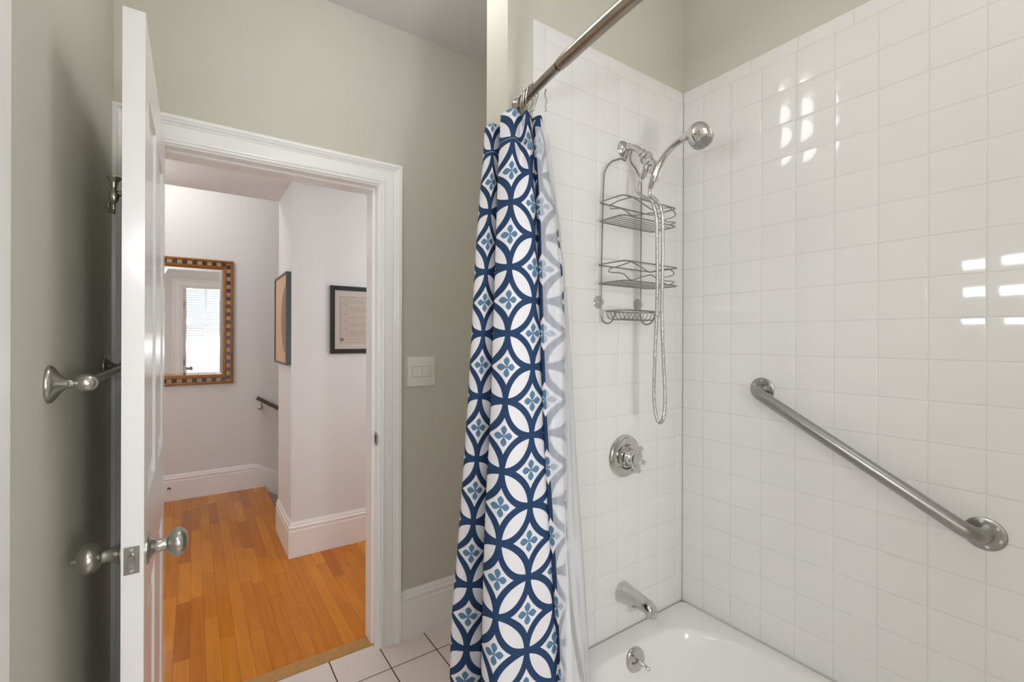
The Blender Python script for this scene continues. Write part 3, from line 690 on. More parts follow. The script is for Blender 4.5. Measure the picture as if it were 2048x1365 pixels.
ds = thing('door_stop', 'small dark capped fitting low on the white hall baseboard', 'door stop', (-.166, 4.827, .108))
b = MB(); b.lathe([(0, .011), (.006, .011), (.008, .008), (.009, 0)], (-.166, 4.827, .108), (0, -1, 0), 20); obj('base', b, 'dark', ds)
b = MB(); b.lathe([(.008, .006), (.030, .006), (.032, .004)], (-.166, 4.827, .104), (0, -1, 0), 14); obj('tip', b, 'trim', ds, label='white tip')

# ================================================================== BATHTUB
def tub():
    X0, X1, Y0, Y1, ZR = .842, 1.6035, -.405, 1.1225, .345
    b = MB(); N = 96
    def rr_(cx, cy, hx, hy, r, k):
        # rounded rect by angle parameter
        a = 2 * PI * k / N; e = r
        c, s = math.cos(a), math.sin(a)
        # superellipse
        p = 2.0 / e
        return (cx + hx * math.copysign(abs(c) ** p, c), cy + hy * math.copysign(abs(s) ** p, s))
    cx, cy = (X0 + X1) / 2, (Y0 + Y1) / 2
    secs = [(0, 0, 14, 0.0), (0, 0, 14, ZR - .012), (.003, .003, 14, ZR - .003), (.010, .010, 14, ZR)]
    rings = []
    hx, hy = (X1 - X0) / 2, (Y1 - Y0) / 2
    def ring(hx_, hy_, e, z, dx=0, dy=0): return [(*rr_(cx + dx, cy + dy, hx_, hy_, e, k), z) for k in range(N)]
    rings.append(ring(hx, hy, 60, .0)); rings.append(ring(hx, hy, 60, ZR - .010)); rings.append(ring(hx - .003, hy - .003, 50, ZR - .002)); rings.append(ring(hx - .009, hy - .009, 40, ZR))
    ix, iy = hx - .052, hy - .078
    rings.append(ring(ix + .006, iy + .006, 4.2, ZR + .0005)); rings.append(ring(ix - .002, iy - .002, 4.1, ZR - .003)); rings.append(ring(ix - .010, iy - .008, 4.0, ZR - .014))
    rings.append(ring(ix - .022, iy - .016, 3.9, ZR - .06)); rings.append(ring(ix - .042, iy - .036, 3.7, ZR - .16)); rings.append(ring(ix - .066, iy - .075, 3.4, ZR - .24)); rings.append(ring(ix - .11, iy - .13, 3.0, ZR - .278)); rings.append(ring(ix - .20, iy - .26, 2.6, ZR - .290))
    rings.append(ring(.01, .01, 2, ZR - .292))
    vs = [p for r in rings for p in r]; fs = []
    for i in range(len(rings) - 1):
        for k in range(N): fs.append((i * N + k, i * N + (k + 1) % N, (i + 1) * N + (k + 1) % N, (i + 1) * N + k))
    fs.append(tuple((len(rings) - 1) * N + k for k in range(N))); fs.append(tuple(range(N - 1, -1, -1)))
    b.add(vs, fs); return b
bt = thing('bathtub', 'white enamel alcove bathtub below the tiled walls', 'bathtub', (1.22, .36, 0))
obj('tub_shell', tub(), 'tub', bt, ang=60)
b = MB(); b.lathe([(0, .032), (.003, .030), (.003, .018), (.0, .016)], (1.22, .80, .0545), (0, 0, 1), 32); obj('drain', b, 'chrome', bt)

ov = thing('overflow_plate', 'round chrome overflow plate with trip lever inside the tub end', 'overflow plate', (1.215, 1.045, .308))
ocx, ocy, ocz = 1.2150, 1.0300, .310; oax = (-0.14, -1, .10)
b = MB(); b.lathe([(-.01, .033), (0, .0395), (.003, .0397), (.0065, .037), (.0085, .030), (.0095, .012), (.0097, 0)], (ocx, ocy, ocz), oax, 44); obj('plate', b, 'chrome', ov, ang=50)
b = MB(); b.sweep(spline([(ocx + .001, ocy - .008, ocz + .004), (ocx + .003, ocy - .020, ocz + .002), (ocx + .012, ocy - .034, ocz - .008), (ocx + .020, ocy - .042, ocz - .017)], 5), [.0045] * 12 + [.005, .006, .0066, .0062][:4], 14); obj('trip_lever', b, 'chrome', ov)
b = MB(); b.box(ocx - .020, ocx + .001, ocy - .0118, ocy - .008, ocz - .006, ocz - .001); obj('lever_slot', b, 'steel', ov, smooth=False, bevel=.001)
for (dx, dz) in ((-.014, .021), (.022, .004)):
    b = MB(); b.lathe([(.006, .0035), (.0085, .0032), (.009, .0)], (ocx + dx, ocy, ocz + dz), oax, 12); obj('screw', b, 'wire', ov)

# spout
spt = thing('tub_spout', 'tapered chrome tub spout on the tiled wall above the tub', 'spout', (1.2535, YF, .485))
b = MB(); n = 28; rings = []
SP = [(1.1230, .4850, .0335, .0335), (1.1195, .4850, .0345, .0350), (1.1130, .4850, .0340, .0345), (1.080, .4850, .0300, .0295), (1.045, .4850, .0262, .0245), (1.015, .4848, .0232, .0210), (.998, .4825, .0215, .0200), (.986, .4770, .0195, .0195), (.980, .4680, .0150, .0150)]
for (y, z, rx, rz) in SP: rings.append([(1.2535 + rx * math.copysign(abs(math.cos(a)) ** .85, math.cos(a)), y, z + rz * math.copysign(abs(math.sin(a)) ** .85, math.sin(a))) for a in [2 * PI * k / n for k in range(n)]])
vs = [p for r in rings for p in r]; fs = [(i * n + k, i * n + (k + 1) % n, (i + 1) * n + (k + 1) % n, (i + 1) * n + k) for i in range(len(rings) - 1) for k in range(n)] + [tuple(range(n)), tuple((len(rings) - 1) * n + k for k in range(n))]
b.add(vs, fs); obj('spout_body', b, 'chrome', spt, ang=60)
b = MB(); b.lathe([(0, .0175), (-.012, .0180), (-.022, .0175), (-.022, .014), (-.010, .013)], (1.2535, 1.000, .478), (0, .12, 1), 28); obj('outlet', b, 'chrome', spt)

# valve
vx, vz = 1.2610, .9655
va = thing('shower_valve', 'round chrome shower valve trim with winged handle above the tub spout', 'valve', (vx, YF, vz))
b = MB(); b.lathe([(0, .0750), (.004, .0755), (.010, .0735), (.0135, .069), (.0155, .062), (.0165, .0500), (.0170, .046)], (vx, YF, vz), (0, -1, 0), 64); es = obj('escutcheon', b, 'chrome', va, ang=25)
b = MB(); b.lathe([(.0165, .0455), (.0185, .0450), (.0200, .042), (.0210, .034), (.0250, .0310), (.032, .0295), (.048, .0285), (.050, .026)], (vx, YF, vz), (0, -1, 0), 56); obj('hub', b, 'chrome', va, ang=30)
b = MB()
for a0, a1, r0, r1 in ((2.2, 3.5, .0458, .0478), (4.0, 5.1, .040, .0445), (1.3, 1.9, .0395, .0425)):
    k = 24; vs = []
    for q in range(k + 1):
        a = a0 + (a1 - a0) * q / k
        for r_ in (r0, r1): vs.append((vx + r_ * math.cos(a), YF - (.0218 if r1 < .045 else .0188), vz + r_ * math.sin(a)))
    b.add(vs, [(2 * q, 2 * q + 1, 2 * q + 3, 2 * q + 2) for q in range(k)])
obj('dial_marks', b, 'dark', va, smooth=False)
b = MB(); b.lathe([(.049, .0235), (.051, .0262), (.060, .0265), (.0645, .0245), (.0655, .019), (.063, .017), (.0628, 0)], (vx, YF, vz), (0, -1, 0), 40); hd = obj('handle', b, 'chrome', va, ang=40)
for a, L in ((.75, .046), (-.42, .050), (-1.15, .050), (-1.70, .044)):
    b = MB(); ca, sa = math.cos(a), math.sin(a); pa, qa = -sa, ca
    P = []
    for t, wd, y0, y1 in ((.018, .0135, .050, .062), (.030, .0105, .048, .060), (L - .008, .0062, .046, .056), (L, .0085, .0455, .0565), (L + .006, .0070, .046, .056)):
        for (sg, yy) in ((-1, y0), (1, y0), (1, y1), (-1, y1)): P.append((vx + ca * t + pa * wd * sg, YF - yy, vz + sa * t + qa * wd * sg))
    b.add(P, [(i * 4 + q, i * 4 + (q + 1) % 4, i * 4 + 4 + (q + 1) % 4, i * 4 + 4 + q) for i in range(4) for q in range(4)] + [(3, 2, 1, 0), (16, 17, 18, 19)])
    obj('handle_wing', b, 'chrome', hd, bevel=.0018, ang=40)

# ================================================================== GRAB BAR
gb = thing('grab_bar', 'slanted brushed steel grab bar screwed to the white tiled wall', 'grab bar', (XR, .54, 1.06))
A = Vector((XR, .810, 1.2095)); Bp = Vector((XR, .2700, .9040)); off = .060
dv = (Bp - A).normalized(); ou = Vector((-1, 0, 0))
pts = [A + ou * .003]
rb = .046
def bend(c, d_from, d_to, n=10):
    out = []
    for k in range(n + 1):
        a = PI / 2 * k / n; out.append(c - d_to * rb * math.cos(a) * 1 + d_from * rb * math.sin(a) + Vector((0, 0, 0)))
    return out
# first elbow: going out then along dv
c1 = A + ou * (off - rb) + dv * rb
pts += [c1 - dv * rb * math.cos(PI / 2 * k / 10) + ou * rb * math.sin(PI / 2 * k / 10) for k in range(11)]
c2 = Bp + ou * (off - rb) - dv * rb
pts += [c2 + ou * rb * math.cos(PI / 2 * k / 10) + dv * rb * math.sin(PI / 2 * k / 10) for k in range(11)]
pts += [Bp + ou * .003]
b = MB(); b.sweep(pts, .0185, 32); obj('bar', b, 'steel', gb, ang=60)
for c, nm in ((A, 'a'), (Bp, 'b')):
    b = MB(); b.lathe([(0, .0400), (.003, .0400), (.0042, .0385), (.0048, .030), (.0050, .019)], tuple(c), (-1, 0, 0), 56); f_ = obj('flange', b, 'steel', gb, ang=40)
    for k in range(6):
        a = 2 * PI * k / 6 + (PI / 2 if nm == 'a' else .35)
        p = (c.x - .0046, c.y + .0305 * math.cos(a), c.z + .0305 * math.sin(a))
        b = MB(); b.lathe([(0, .0040), (.0006, .0040), (.0012, .0030), (.0008, .0015), (.0007, 0)], p, (-1, 0, 0), 16); obj('screw', b, 'screw' if not (nm == 'b' and k in (1, 4)) else 'tile', f_)

# ================================================================== SHOWER ROD, RINGS
RZ = 2.077
def rod_x(y): return .800 - .073 * (1 - ((y - .36) / .76) ** 2)
rd = thing('shower_rod', 'worn bronze coloured bowed shower curtain rod over the tub edge', 'curtain rod', (.80, YF, RZ))
def rod_pts(a, c, n): return [(rod_x(a + (c - a) * k / n), a + (c - a) * k / n, RZ) for k in range(n + 1)]
b = MB(); b.sweep(rod_pts(1.124, .90, 14), .0128, 24); obj('inner_tube', b, 'rodmet', rd)
b = MB(); b.sweep(rod_pts(.892, -.405, 50), [.0150] + [.0162] * 50, 28); obj('outer_tube', b, 'rodmet', rd, ang=60)
for y, s in ((YF + .006, -1), (-.41, 1)):
    b = MB(); b.lathe([(0, .022), (.004, .0225), (.010, .019), (.016, .016), (.024, .0155)], (rod_x(YF) if s < 0 else .80, y, RZ), (0, s, 0), 36); obj('end_flange', b, 'rodmet', rd)
ring_specs = [(1.108, 'furthest ring on the rod, against the wall', .5), (1.092, 'second ring out from the wall', .2), (1.062, 'ring in the middle of the bunch', .1), (1.048, 'ring just nearer than the middle one', -.15), (1.030, 'ring nearest the camera, above the fabric corner', -.3)]
for y, txt, tl in ring_specs:
    t = thing('curtain_ring', 'roller bead wire curtain ring, ' + txt, 'curtain ring', (rod_x(y), y, RZ), group='curtain rings bunched at the wall end of the rod')
    x = rod_x(y); b = MB(); yy = y
    w_ = [(x - .026, yy - .010, RZ - .064), (x - .030, yy - .004, RZ - .040), (x - .022, yy, RZ - .004), (x - .014, yy, RZ + .011), (x, yy, RZ + .017), (x + .014, yy, RZ + .011), (x + .017, yy, RZ - .004), (x + .004, yy - .004, RZ - .036), (x - .006, yy - .008, RZ - .058), (x - .014, yy - .010, RZ - .066), (x - .020, yy - .010, RZ - .068)]
    b.sweep(spline(w_, 5), .0013, 8); obj('wire_loop', b, 'slate', t)
    for k in range(5):
        a = PI / 2 + (k - 2) * .40; b = MB(); b.ball((x + .0185 * math.cos(a), yy, RZ + .0185 * math.sin(a)), .0042, 8); obj('roller_bead', b, 'slate', t, ang=180)
t = thing('liner_hook', 'small curled wire hook dropping from the rod to the clear liner', 'curtain hook', (.81, 1.05, RZ))
b = MB(); b.sweep(spline([(.792, .985, RZ - .013), (.800, 1.000, RZ - .020), (.806, 1.000, RZ - .034), (.801, .998, RZ - .050), (.802, .996, RZ - .062), (.797, .994, RZ - .068)], 6), .0014, 8); obj('wire_loop', b, 'slate', t)

# ================================================================== CURTAIN + LINER
def cat(P, ts, t):
    # catmull-rom over non-uniform knots -> simple hermite
    n = len(ts); i = 0
    while i < n - 2 and t > ts[i + 1]: i += 1
    h = ts[i + 1] - ts[i]; s = (t - ts[i]) / h
    def tan(j):
        if j <= 0: return (P[1] - P[0]) / (ts[1] - ts[0])
        if j >= n - 1: return (P[-1] - P[-2]) / (ts[-1] - ts[-2])
        return (P[j + 1] - P[j - 1]) / (ts[j + 1] - ts[j - 1])
    m0, m1 = tan(i) * h, tan(i + 1) * h
    return (2 * s ** 3 - 3 * s ** 2 + 1) * P[i] + (s ** 3 - 2 * s ** 2 + s) * m0 + (-2 * s ** 3 + 3 * s ** 2) * P[i + 1] + (s ** 3 - s ** 2) * m1
def cloth(name, data, knots, nu, nz, uvscale, m, topz=None, thick=.0006, ztop=None):
    zs = [d[0] for d in data][::-1]; rows = [[Vector(q) for q in d[1]] for d in data][::-1]
    k0, k1 = knots[0], knots[-1]
    def point(u, z):
        return cat([cat(r, knots, u) for r in rows], zs, z)
    vs = []; uv = []
    for j in range(nz + 1):
        z = zs[0] + (zs[-1] - zs[0]) * j / nz
        # evaluate control column at z first (faster)
        ctl = [cat([r[i] for r in rows], zs, z) for i in range(len(knots))]
        for i in range(nu + 1):
            u = k0 + (k1 - k0) * i / nu; p = cat(ctl, knots, u)
            vs.append((p.x, p.y, z)); uv.append((p.z, (z - data[0][0]) / uvscale))
    fs = [(j * (nu + 1) + i, j * (nu + 1) + i + 1, (j + 1) * (nu + 1) + i + 1, (j + 1) * (nu + 1) + i) for j in range(nz) for i in range(nu)]
    mb = MB(); mb.add(vs, fs); o = obj(name, mb, m, ang=180)
    lay = o.data.uv_layers.new(name='UVMap')
    for l in o.data.loops: lay.data[l.index].uv = uv[l.vertex_index]
    if thick: s = o.modifiers.new('thickness', 'SOLIDIFY'); s.thickness = thick; s.offset = 0
    return o
CURT_K = list(range(19))
CURT = [
 (2.014, [(0.7592,1.2197,-2.3),(0.7439,1.2181,-1.9),(0.729,1.2041,-1.5),(0.7178,1.1754,-1.24),(0.7219,1.1482,-1.0),(0.745,1.1505,-0.78),(0.7654,1.1607,-0.6),(0.7384,1.1125,-0.42),(0.7127,1.0877,-0.24),(0.7229,1.0345,0.0),(0.7598,1.0588,0.25),(0.7567,1.0269,0.5),(0.7833,1.045,0.579),(0.811,1.0684,0.825),(0.8303,1.0854,1.113),(0.8024,1.0622,1.4),(0.8039,1.0307,1.5),(0.8198,1.038,1.78),(0.8487,1.0788,2.1)]),
 (1.880, [(0.7461,1.2146,-2.3),(0.731,1.2129,-1.9),(0.716,1.1989,-1.5),(0.7048,1.1702,-1.24),(0.7152,1.1387,-1.0),(0.7339,1.144,-0.78),(0.7543,1.1542,-0.6),(0.7275,1.1064,-0.42),(0.7019,1.0816,-0.24),(0.7107,1.0293,0.0),(0.7451,1.0371,0.25),(0.7572,1.0129,0.5),(0.7818,1.0324,0.572),(0.8093,1.0559,0.82),(0.8285,1.073,1.11),(0.8008,1.0497,1.4),(0.8002,1.0196,1.5),(0.8257,1.0203,1.78),(0.8565,1.0598,2.1)]),
 (1.730, [(0.7298,1.2101,-2.3),(0.7148,1.2083,-1.9),(0.7,1.1942,-1.5),(0.6889,1.1654,-1.24),(0.7025,1.1317,-1.0),(0.7234,1.1355,-0.78),(0.7438,1.1457,-0.6),(0.7169,1.0985,-0.42),(0.691,1.0738,-0.24),(0.7009,1.0208,0.0),(0.7269,1.007,0.25),(0.7569,0.9979,0.5),(0.7796,1.0186,0.564),(0.8072,1.0421,0.815),(0.8264,1.0592,1.107),(0.7986,1.0359,1.4),(0.7958,1.0075,1.5),(0.8361,0.9978,1.78),(0.8663,1.0377,2.1)]),
 (1.580, [(0.716,1.2038,-2.3),(0.7011,1.202,-1.9),(0.6862,1.1879,-1.5),(0.6749,1.1593,-1.24),(0.6888,1.1254,-1.0),(0.713,1.1268,-0.78),(0.7333,1.1371,-0.6),(0.7067,1.0903,-0.42),(0.6811,1.0655,-0.24),(0.6918,1.0118,0.0),(0.7164,0.99,0.25),(0.7536,0.9849,0.5),(0.7773,1.005,0.583),(0.8047,1.0286,0.828),(0.8238,1.0458,1.114),(0.7962,1.0223,1.4),(0.7901,0.9961,1.5),(0.842,0.9785,1.78),(0.8719,1.0186,2.1)]),
 (1.380, [(0.6996,1.1941,-2.3),(0.6847,1.1922,-1.9),(0.6699,1.1781,-1.5),(0.6586,1.1495,-1.24),(0.6722,1.1157,-1.0),(0.6993,1.1152,-0.78),(0.7194,1.1256,-0.6),(0.6932,1.0793,-0.42),(0.6675,1.0545,-0.24),(0.6786,1.0006,0.0),(0.7034,0.9786,0.25),(0.7407,0.9735,0.5),(0.7729,0.9877,0.651),(0.8002,1.0114,0.876),(0.8193,1.0286,1.138),(0.7917,1.0051,1.4),(0.7828,0.9809,1.5),(0.8373,0.9614,1.78),(0.8668,1.0018,2.1)]),
 (1.180, [(0.6903,1.1989,-2.3),(0.6754,1.197,-1.9),(0.6606,1.183,-1.5),(0.6492,1.1544,-1.24),(0.6636,1.1201,-1.0),(0.6942,1.1172,-0.78),(0.7144,1.1275,-0.6),(0.6794,1.0679,-0.42),(0.6539,1.0431,-0.24),(0.6632,0.9904,0.0),(0.6898,0.9672,0.25),(0.7288,0.9608,0.5),(0.7683,0.97,0.708),(0.7956,0.9937,0.915),(0.8146,1.0109,1.158),(0.7872,0.9874,1.4),(0.7767,0.9642,1.5),(0.8279,0.9471,1.78),(0.8574,0.9874,2.1)]),
 (0.980, [(0.6793,1.205,-2.3),(0.6644,1.2031,-1.9),(0.6496,1.189,-1.5),(0.6382,1.1605,-1.24),(0.6554,1.1242,-1.0),(0.6848,1.1221,-0.78),(0.7049,1.1325,-0.6),(0.6616,1.0594,-0.42),(0.6362,1.0344,-0.24),(0.6462,0.9813,0.0),(0.6745,0.9569,0.25),(0.7154,0.9492,0.5),(0.7667,0.9502,0.79),(0.7938,0.974,0.973),(0.8127,0.9913,1.187),(0.7854,0.9677,1.4),(0.7732,0.9457,1.5),(0.8197,0.9318,1.78),(0.8491,0.9722,2.1)]),
 (0.780, [(0.6672,1.2118,-2.3),(0.6523,1.2099,-1.9),(0.6374,1.1959,-1.5),(0.6259,1.1674,-1.24),(0.6452,1.1297,-1.0),(0.6785,1.1249,-0.78),(0.6986,1.1354,-0.6),(0.6467,1.0488,-0.42),(0.6216,1.0236,-0.24),(0.63,0.9716,0.0),(0.6594,0.9464,0.25),(0.7014,0.9381,0.5),(0.7659,0.9299,0.904),(0.7928,0.9539,1.053),(0.8115,0.9713,1.227),(0.7844,0.9475,1.4),(0.7749,0.9237,1.5),(0.8117,0.9164,1.78),(0.8413,0.9568,2.1)]),
 (0.580, [(0.6536,1.2191,-2.3),(0.6387,1.2172,-1.9),(0.6238,1.2032,-1.5),(0.6124,1.1746,-1.24),(0.6367,1.1335,-1.0),(0.674,1.126,-0.78),(0.6939,1.1365,-0.6),(0.6344,1.0364,-0.42),(0.6094,1.0111,-0.24),(0.6132,0.9623,0.0),(0.6443,0.9359,0.25),(0.688,0.9264,0.5),(0.7646,0.9099,1.008),(0.7918,0.9336,1.125),(0.8108,0.9509,1.263),(0.7834,0.9273,1.4),(0.7763,0.9018,1.5),(0.8021,0.9022,1.78),(0.832,0.9423,2.1)]),
 (0.380, [(0.6446,1.2183,-2.3),(0.63,1.2162,-1.9),(0.6157,1.2018,-1.5),(0.605,1.1727,-1.24),(0.6254,1.1343,-1.0),(0.6677,1.1233,-0.78),(0.6877,1.1338,-0.6),(0.6216,1.0242,-0.42),(0.5966,0.9989,-0.24),(0.5974,0.9522,0.0),(0.6297,0.925,0.25),(0.6746,0.9146,0.5),(0.7596,0.8923,1.08),(0.787,0.9159,1.176),(0.8061,0.9331,1.288),(0.7785,0.9096,1.4),(0.7713,0.8842,1.5),(0.7931,0.8874,1.78),(0.8227,0.9277,2.1)]),
 (0.080, [(0.6354,1.2141,-2.3),(0.6209,1.212,-1.9),(0.6067,1.1975,-1.5),(0.596,1.1684,-1.24),(0.6112,1.1336,-1.0),(0.6573,1.12,-0.78),(0.6772,1.1305,-0.6),(0.6018,1.0063,-0.42),(0.577,0.981,-0.24),(0.5746,0.9364,0.0),(0.6091,0.9077,0.25),(0.6557,0.8961,0.5),(0.7507,0.8669,1.174),(0.778,0.8906,1.242),(0.7971,0.9078,1.321),(0.7696,0.8842,1.4),(0.7627,0.8586,1.5),(0.7807,0.8644,1.78),(0.8104,0.9046,2.1)]),
]
LINER = [
 (1.965, [(0.7724,1.0084,0),(0.7754,1.0029,0),(0.7823,1.0024,0),(0.7906,1.0,0),(0.7999,1.0072,0),(0.8162,1.013,0),(0.827,1.0204,0),(0.8261,1.0253,0),(0.8157,1.0218,0),(0.8171,1.0337,0)]),
 (1.880, [(0.7734,1.0012,0),(0.7782,0.9923,0),(0.7896,0.9914,0),(0.7964,0.9922,0),(0.8125,1.0033,0),(0.8331,1.0168,0),(0.8508,1.0289,0),(0.8492,1.0369,0),(0.8385,1.027,0),(0.8406,1.0463,0)]),
 (1.730, [(0.7753,0.9884,0),(0.7832,0.9736,0),(0.8023,0.9721,0),(0.8107,0.9756,0),(0.8352,0.9961,0),(0.862,1.0243,0),(0.8916,1.0447,0),(0.8886,1.0584,0),(0.8787,1.0361,0),(0.8816,1.0692,0)]),
 (1.580, [(0.7723,0.9756,0),(0.7805,0.9602,0),(0.8002,0.9588,0),(0.8173,0.9567,0),(0.8412,0.979,0),(0.8694,1.0082,0),(0.9002,1.0294,0),(0.8972,1.0437,0),(0.8861,1.021,0),(0.889,1.0554,0)]),
 (1.380, [(0.767,0.959,0),(0.775,0.9437,0),(0.7945,0.9424,0),(0.8128,0.9395,0),(0.8397,0.9598,0),(0.8715,0.9864,0),(0.902,1.0079,0),(0.8991,1.0221,0),(0.8842,1.002,0),(0.8872,1.0363,0)]),
 (1.180, [(0.7629,0.941,0),(0.7707,0.9258,0),(0.79,0.9246,0),(0.8035,0.925,0),(0.8343,0.9426,0),(0.8697,0.9668,0),(0.9002,0.9882,0),(0.8974,1.0023,0),(0.8788,0.9848,0),(0.8821,1.019,0)]),
 (0.980, [(0.7623,0.9204,0),(0.77,0.9054,0),(0.7891,0.9043,0),(0.7954,0.9097,0),(0.8254,0.9278,0),(0.8686,0.9466,0),(0.8987,0.9684,0),(0.896,0.9824,0),(0.8702,0.9699,0),(0.8738,1.0038,0)]),
 (0.780, [(0.7625,0.8995,0),(0.77,0.8845,0),(0.7889,0.8836,0),(0.7874,0.8943,0),(0.8164,0.9132,0),(0.8688,0.9256,0),(0.899,0.9473,0),(0.8965,0.9612,0),(0.8607,0.9555,0),(0.8644,0.9894,0)]),
 (0.580, [(0.7592,0.8808,0),(0.7664,0.8661,0),(0.7853,0.8651,0),(0.7777,0.8802,0),(0.8285,0.884,0),(0.8676,0.9055,0),(0.898,0.9271,0),(0.8956,0.9409,0),(0.8678,0.9297,0),(0.8692,0.9652,0)]),
 (0.410, [(0.7541,0.8664,0),(0.7612,0.8518,0),(0.7799,0.851,0),(0.7702,0.8675,0),(0.8352,0.8614,0),(0.864,0.8901,0),(0.8947,0.9114,0),(0.8926,0.9251,0),(0.8803,0.9032,0),(0.8849,0.9365,0)]),
]
cur = cloth('shower_curtain', CURT, CURT_K, 220, 110, .177, MT['curtain'])
tag(cur, 'white shower curtain printed with navy circles and blue flowers, bunched to one side', 'shower curtain')
LU = [0, .5, 1, 1.7, 2.6, 3.4, 4.1, 4.6, 5.4, 6.2]
lin = cloth('shower_liner', LINER, LU, 110, 60, .177, MT['liner'], thick=0)
tag(lin, 'translucent frosted plastic liner hanging beside the patterned curtain', 'shower liner')

# ================================================================== SHOWER ARM, HAND SHOWER, HOSE
SX = 1.255
sa = thing('wall_shower_mount', 'chrome shower arm with round flange and hand shower bracket', 'shower arm', (SX, YF, 2.054))
b = MB(); b.lathe([(0, .0300), (.003, .0305), (.008, .0270), (.013, .018), (.016, .0125)], (SX, YF, 2.0540), (0, -1, 0), 40); obj('wall_flange', b, 'chrome', sa)
b = MB(); b.sweep(spline([(SX, 1.122, 2.0540), (SX, 1.100, 2.0535), (SX, 1.080, 2.0480), (SX, 1.058, 2.0330), (SX, 1.034, 2.008)], 6), .0105, 20); obj('arm_pipe', b, 'chrome', sa)
ax = Vector((0, -.63, -.776)).normalized()
b = MB(); b.lathe([(-.010, .0125), (-.008, .0145), (.002, .0145), (.004, .0115), (.008, .0115), (.010, .0150), (.016, .0210), (.022, .0235), (.027, .0225), (.028, .0185), (.030, .0175), (.050, .0165), (.052, .013)], (SX, 1.036, 2.010), tuple(ax), 36); obj('swivel_collar', b, 'chrome', sa, ang=35)
bc = Vector((SX, 1.036, 2.010)) + ax * .048
b = MB(); b.lathe([(0, .0125), (.022, .0125), (.024, .0105)], tuple(bc + Vector((0, .006, .004))), (0, .55, -.83), 24); b.sweep([tuple(bc), tuple(bc + Vector((0, -.022, -.012)))], .0115, 20); obj('diverter_body', b, 'chrome', sa, ang=40)
# cradle: C shaped clip around the handle
hdir = Vector((0, -.46, .89)).normalized(); cc = Vector((SX, .9815, 1.941))
b = MB(); side = Vector((1, 0, 0)); nrm = hdir.cross(side)
k = 18; vs = []
for q in range(k + 1):
    a = math.radians(-130 + 260 * q / k)
    for r_ in (.0150, .0185):
        for h_ in (-.018, .018): vs.append(cc + (nrm * (1 if nrm.y > 0 else -1) * math.cos(a) + side * math.sin(a)) * r_ + hdir * h_)
fs = []
for q in range(k):
    a0, a1 = q * 4, q * 4 + 4
    fs += [(a0, a1, a1 + 1, a0 + 1), (a0 + 2, a0 + 3, a1 + 3, a1 + 2), (a0, a0 + 2, a1 + 2, a1), (a0 + 1, a1 + 1, a1 + 3, a0 + 3)]
fs += [(0, 1, 3, 2), (k * 4, k * 4 + 2, k * 4 + 3, k * 4 + 1)]
b.add(vs, fs); obj('cradle', b, 'chrome', sa, ang=40)

hs = thing('hand_shower', 'chrome hand shower with round head resting in its bracket', 'hand shower', (SX, .98, 1.94))
hp = spline([(SX, .992, 1.905), (SX, .980, 1.932), (SX, .955, 1.968), (SX, .928, 1.990), (SX, .898, 2.002), (SX, .872, 2.008), (SX, .850, 2.006)], 5)
rad = []
for i in range(len(hp)):
    t_ = i / (len(hp) - 1); rad.append(.0130 - .0025 * math.sin(t_ * PI * .8) + (.012 * max(0, (t_ - .75) / .25) ** 1.5))
b = MB(); b.sweep(hp, rad, 28); obj('handle', b, 'chrome', hs, ang=60)
fd = Vector((0, -.40, -.917)).normalized(); hc = Vector((SX, .826, 2.003))
b = MB(); b.lathe([(-.0335, 0.0), (-.0325, .0085), (-.028, .0190), (-.020, .0275), (-.008, .0330), (.004, .0345), (.012, .0345), (.0125, .0355), (.026, .0335), (.036, .0295), (.0375, .0275)], tuple(hc), tuple(fd), 48, caps=False); obj('shower_head', b, 'chrome', hs, ang=30)
b = MB(); b.lathe([(.034, .0278), (.0375, .0272), (.039, .025), (.0385, .022), (.0385, 0)], tuple(hc), tuple(fd), 40, caps=False)
for ri, nn in ((.018, 14), (.011, 9), (.004, 4)):
    for q in range(nn):
        a = 2 * PI * q / nn; u_ = fd.cross(Vector((1, 0, 0))).normalized()
        c_ = hc + fd * .0385 + (Vector((1, 0, 0)) * math.cos(a) + u_ * math.sin(a)) * ri
        b.lathe([(0, .0014), (.0018, .0010)], tuple(c_), tuple(fd), 6)
obj('spray_face', b, 'steel', hs, ang=30)
b = MB()
for q in range(12):
    a = 2 * PI * q / 12; u_ = fd.cross(Vector((1, 0, 0))).normalized(); rv = Vector((1, 0, 0)) * math.cos(a) + u_ * math.sin(a)
    b.sweep([tuple(hc + rv * .0345 + fd * .014), tuple(hc + rv * .0315 + fd * .033)], .0022, 8)
obj('mode_ring', b, 'chrome', hs)

ho = thing('shower_hose', 'ribbed chrome shower hose hanging in a long loop', 'hose', (SX, .97, 1.9))
loop = spline([(SX - .004, 1.040, 1.925), (SX - .006, 1.056, 1.905), (SX - .006, 1.054, 1.884), (SX - .004, 1.030, 1.862), (SX - .004, 1.004, 1.846), (SX - .003, .985, 1.815), (SX - .003, .9765, 1.770), (SX - .002, .9750, 1.673), (SX, .9760, 1.51), (SX, .9830, 1.346), (SX, .9880, 1.213), (SX, .9835, 1.150), (SX, .9745, 1.117), (SX, .9640, 1.108), (SX, .9530, 1.117), (SX, .9455, 1.150), (SX, .9445, 1.213), (SX, .9505, 1.314), (SX + .003, .9580, 1.43), (SX + .004, .9600, 1.509), (SX + .005, .9580, 1.673), (SX + .005, .9590, 1.770), (SX + .005, .966, 1.812), (SX + .004, .988, 1.845), (SX + .003, 1.006, 1.862), (SX + .002, 1.010, 1.876), (SX + .001, 1.004, 1.890)], 24)
L_ = 0; acc = [0]
for i in range(1, len(loop)): L_ += (loop[i] - loop[i - 1]).length; acc.append(L_)
res = []; rads = []; step = .00135; q = 0; i = 0
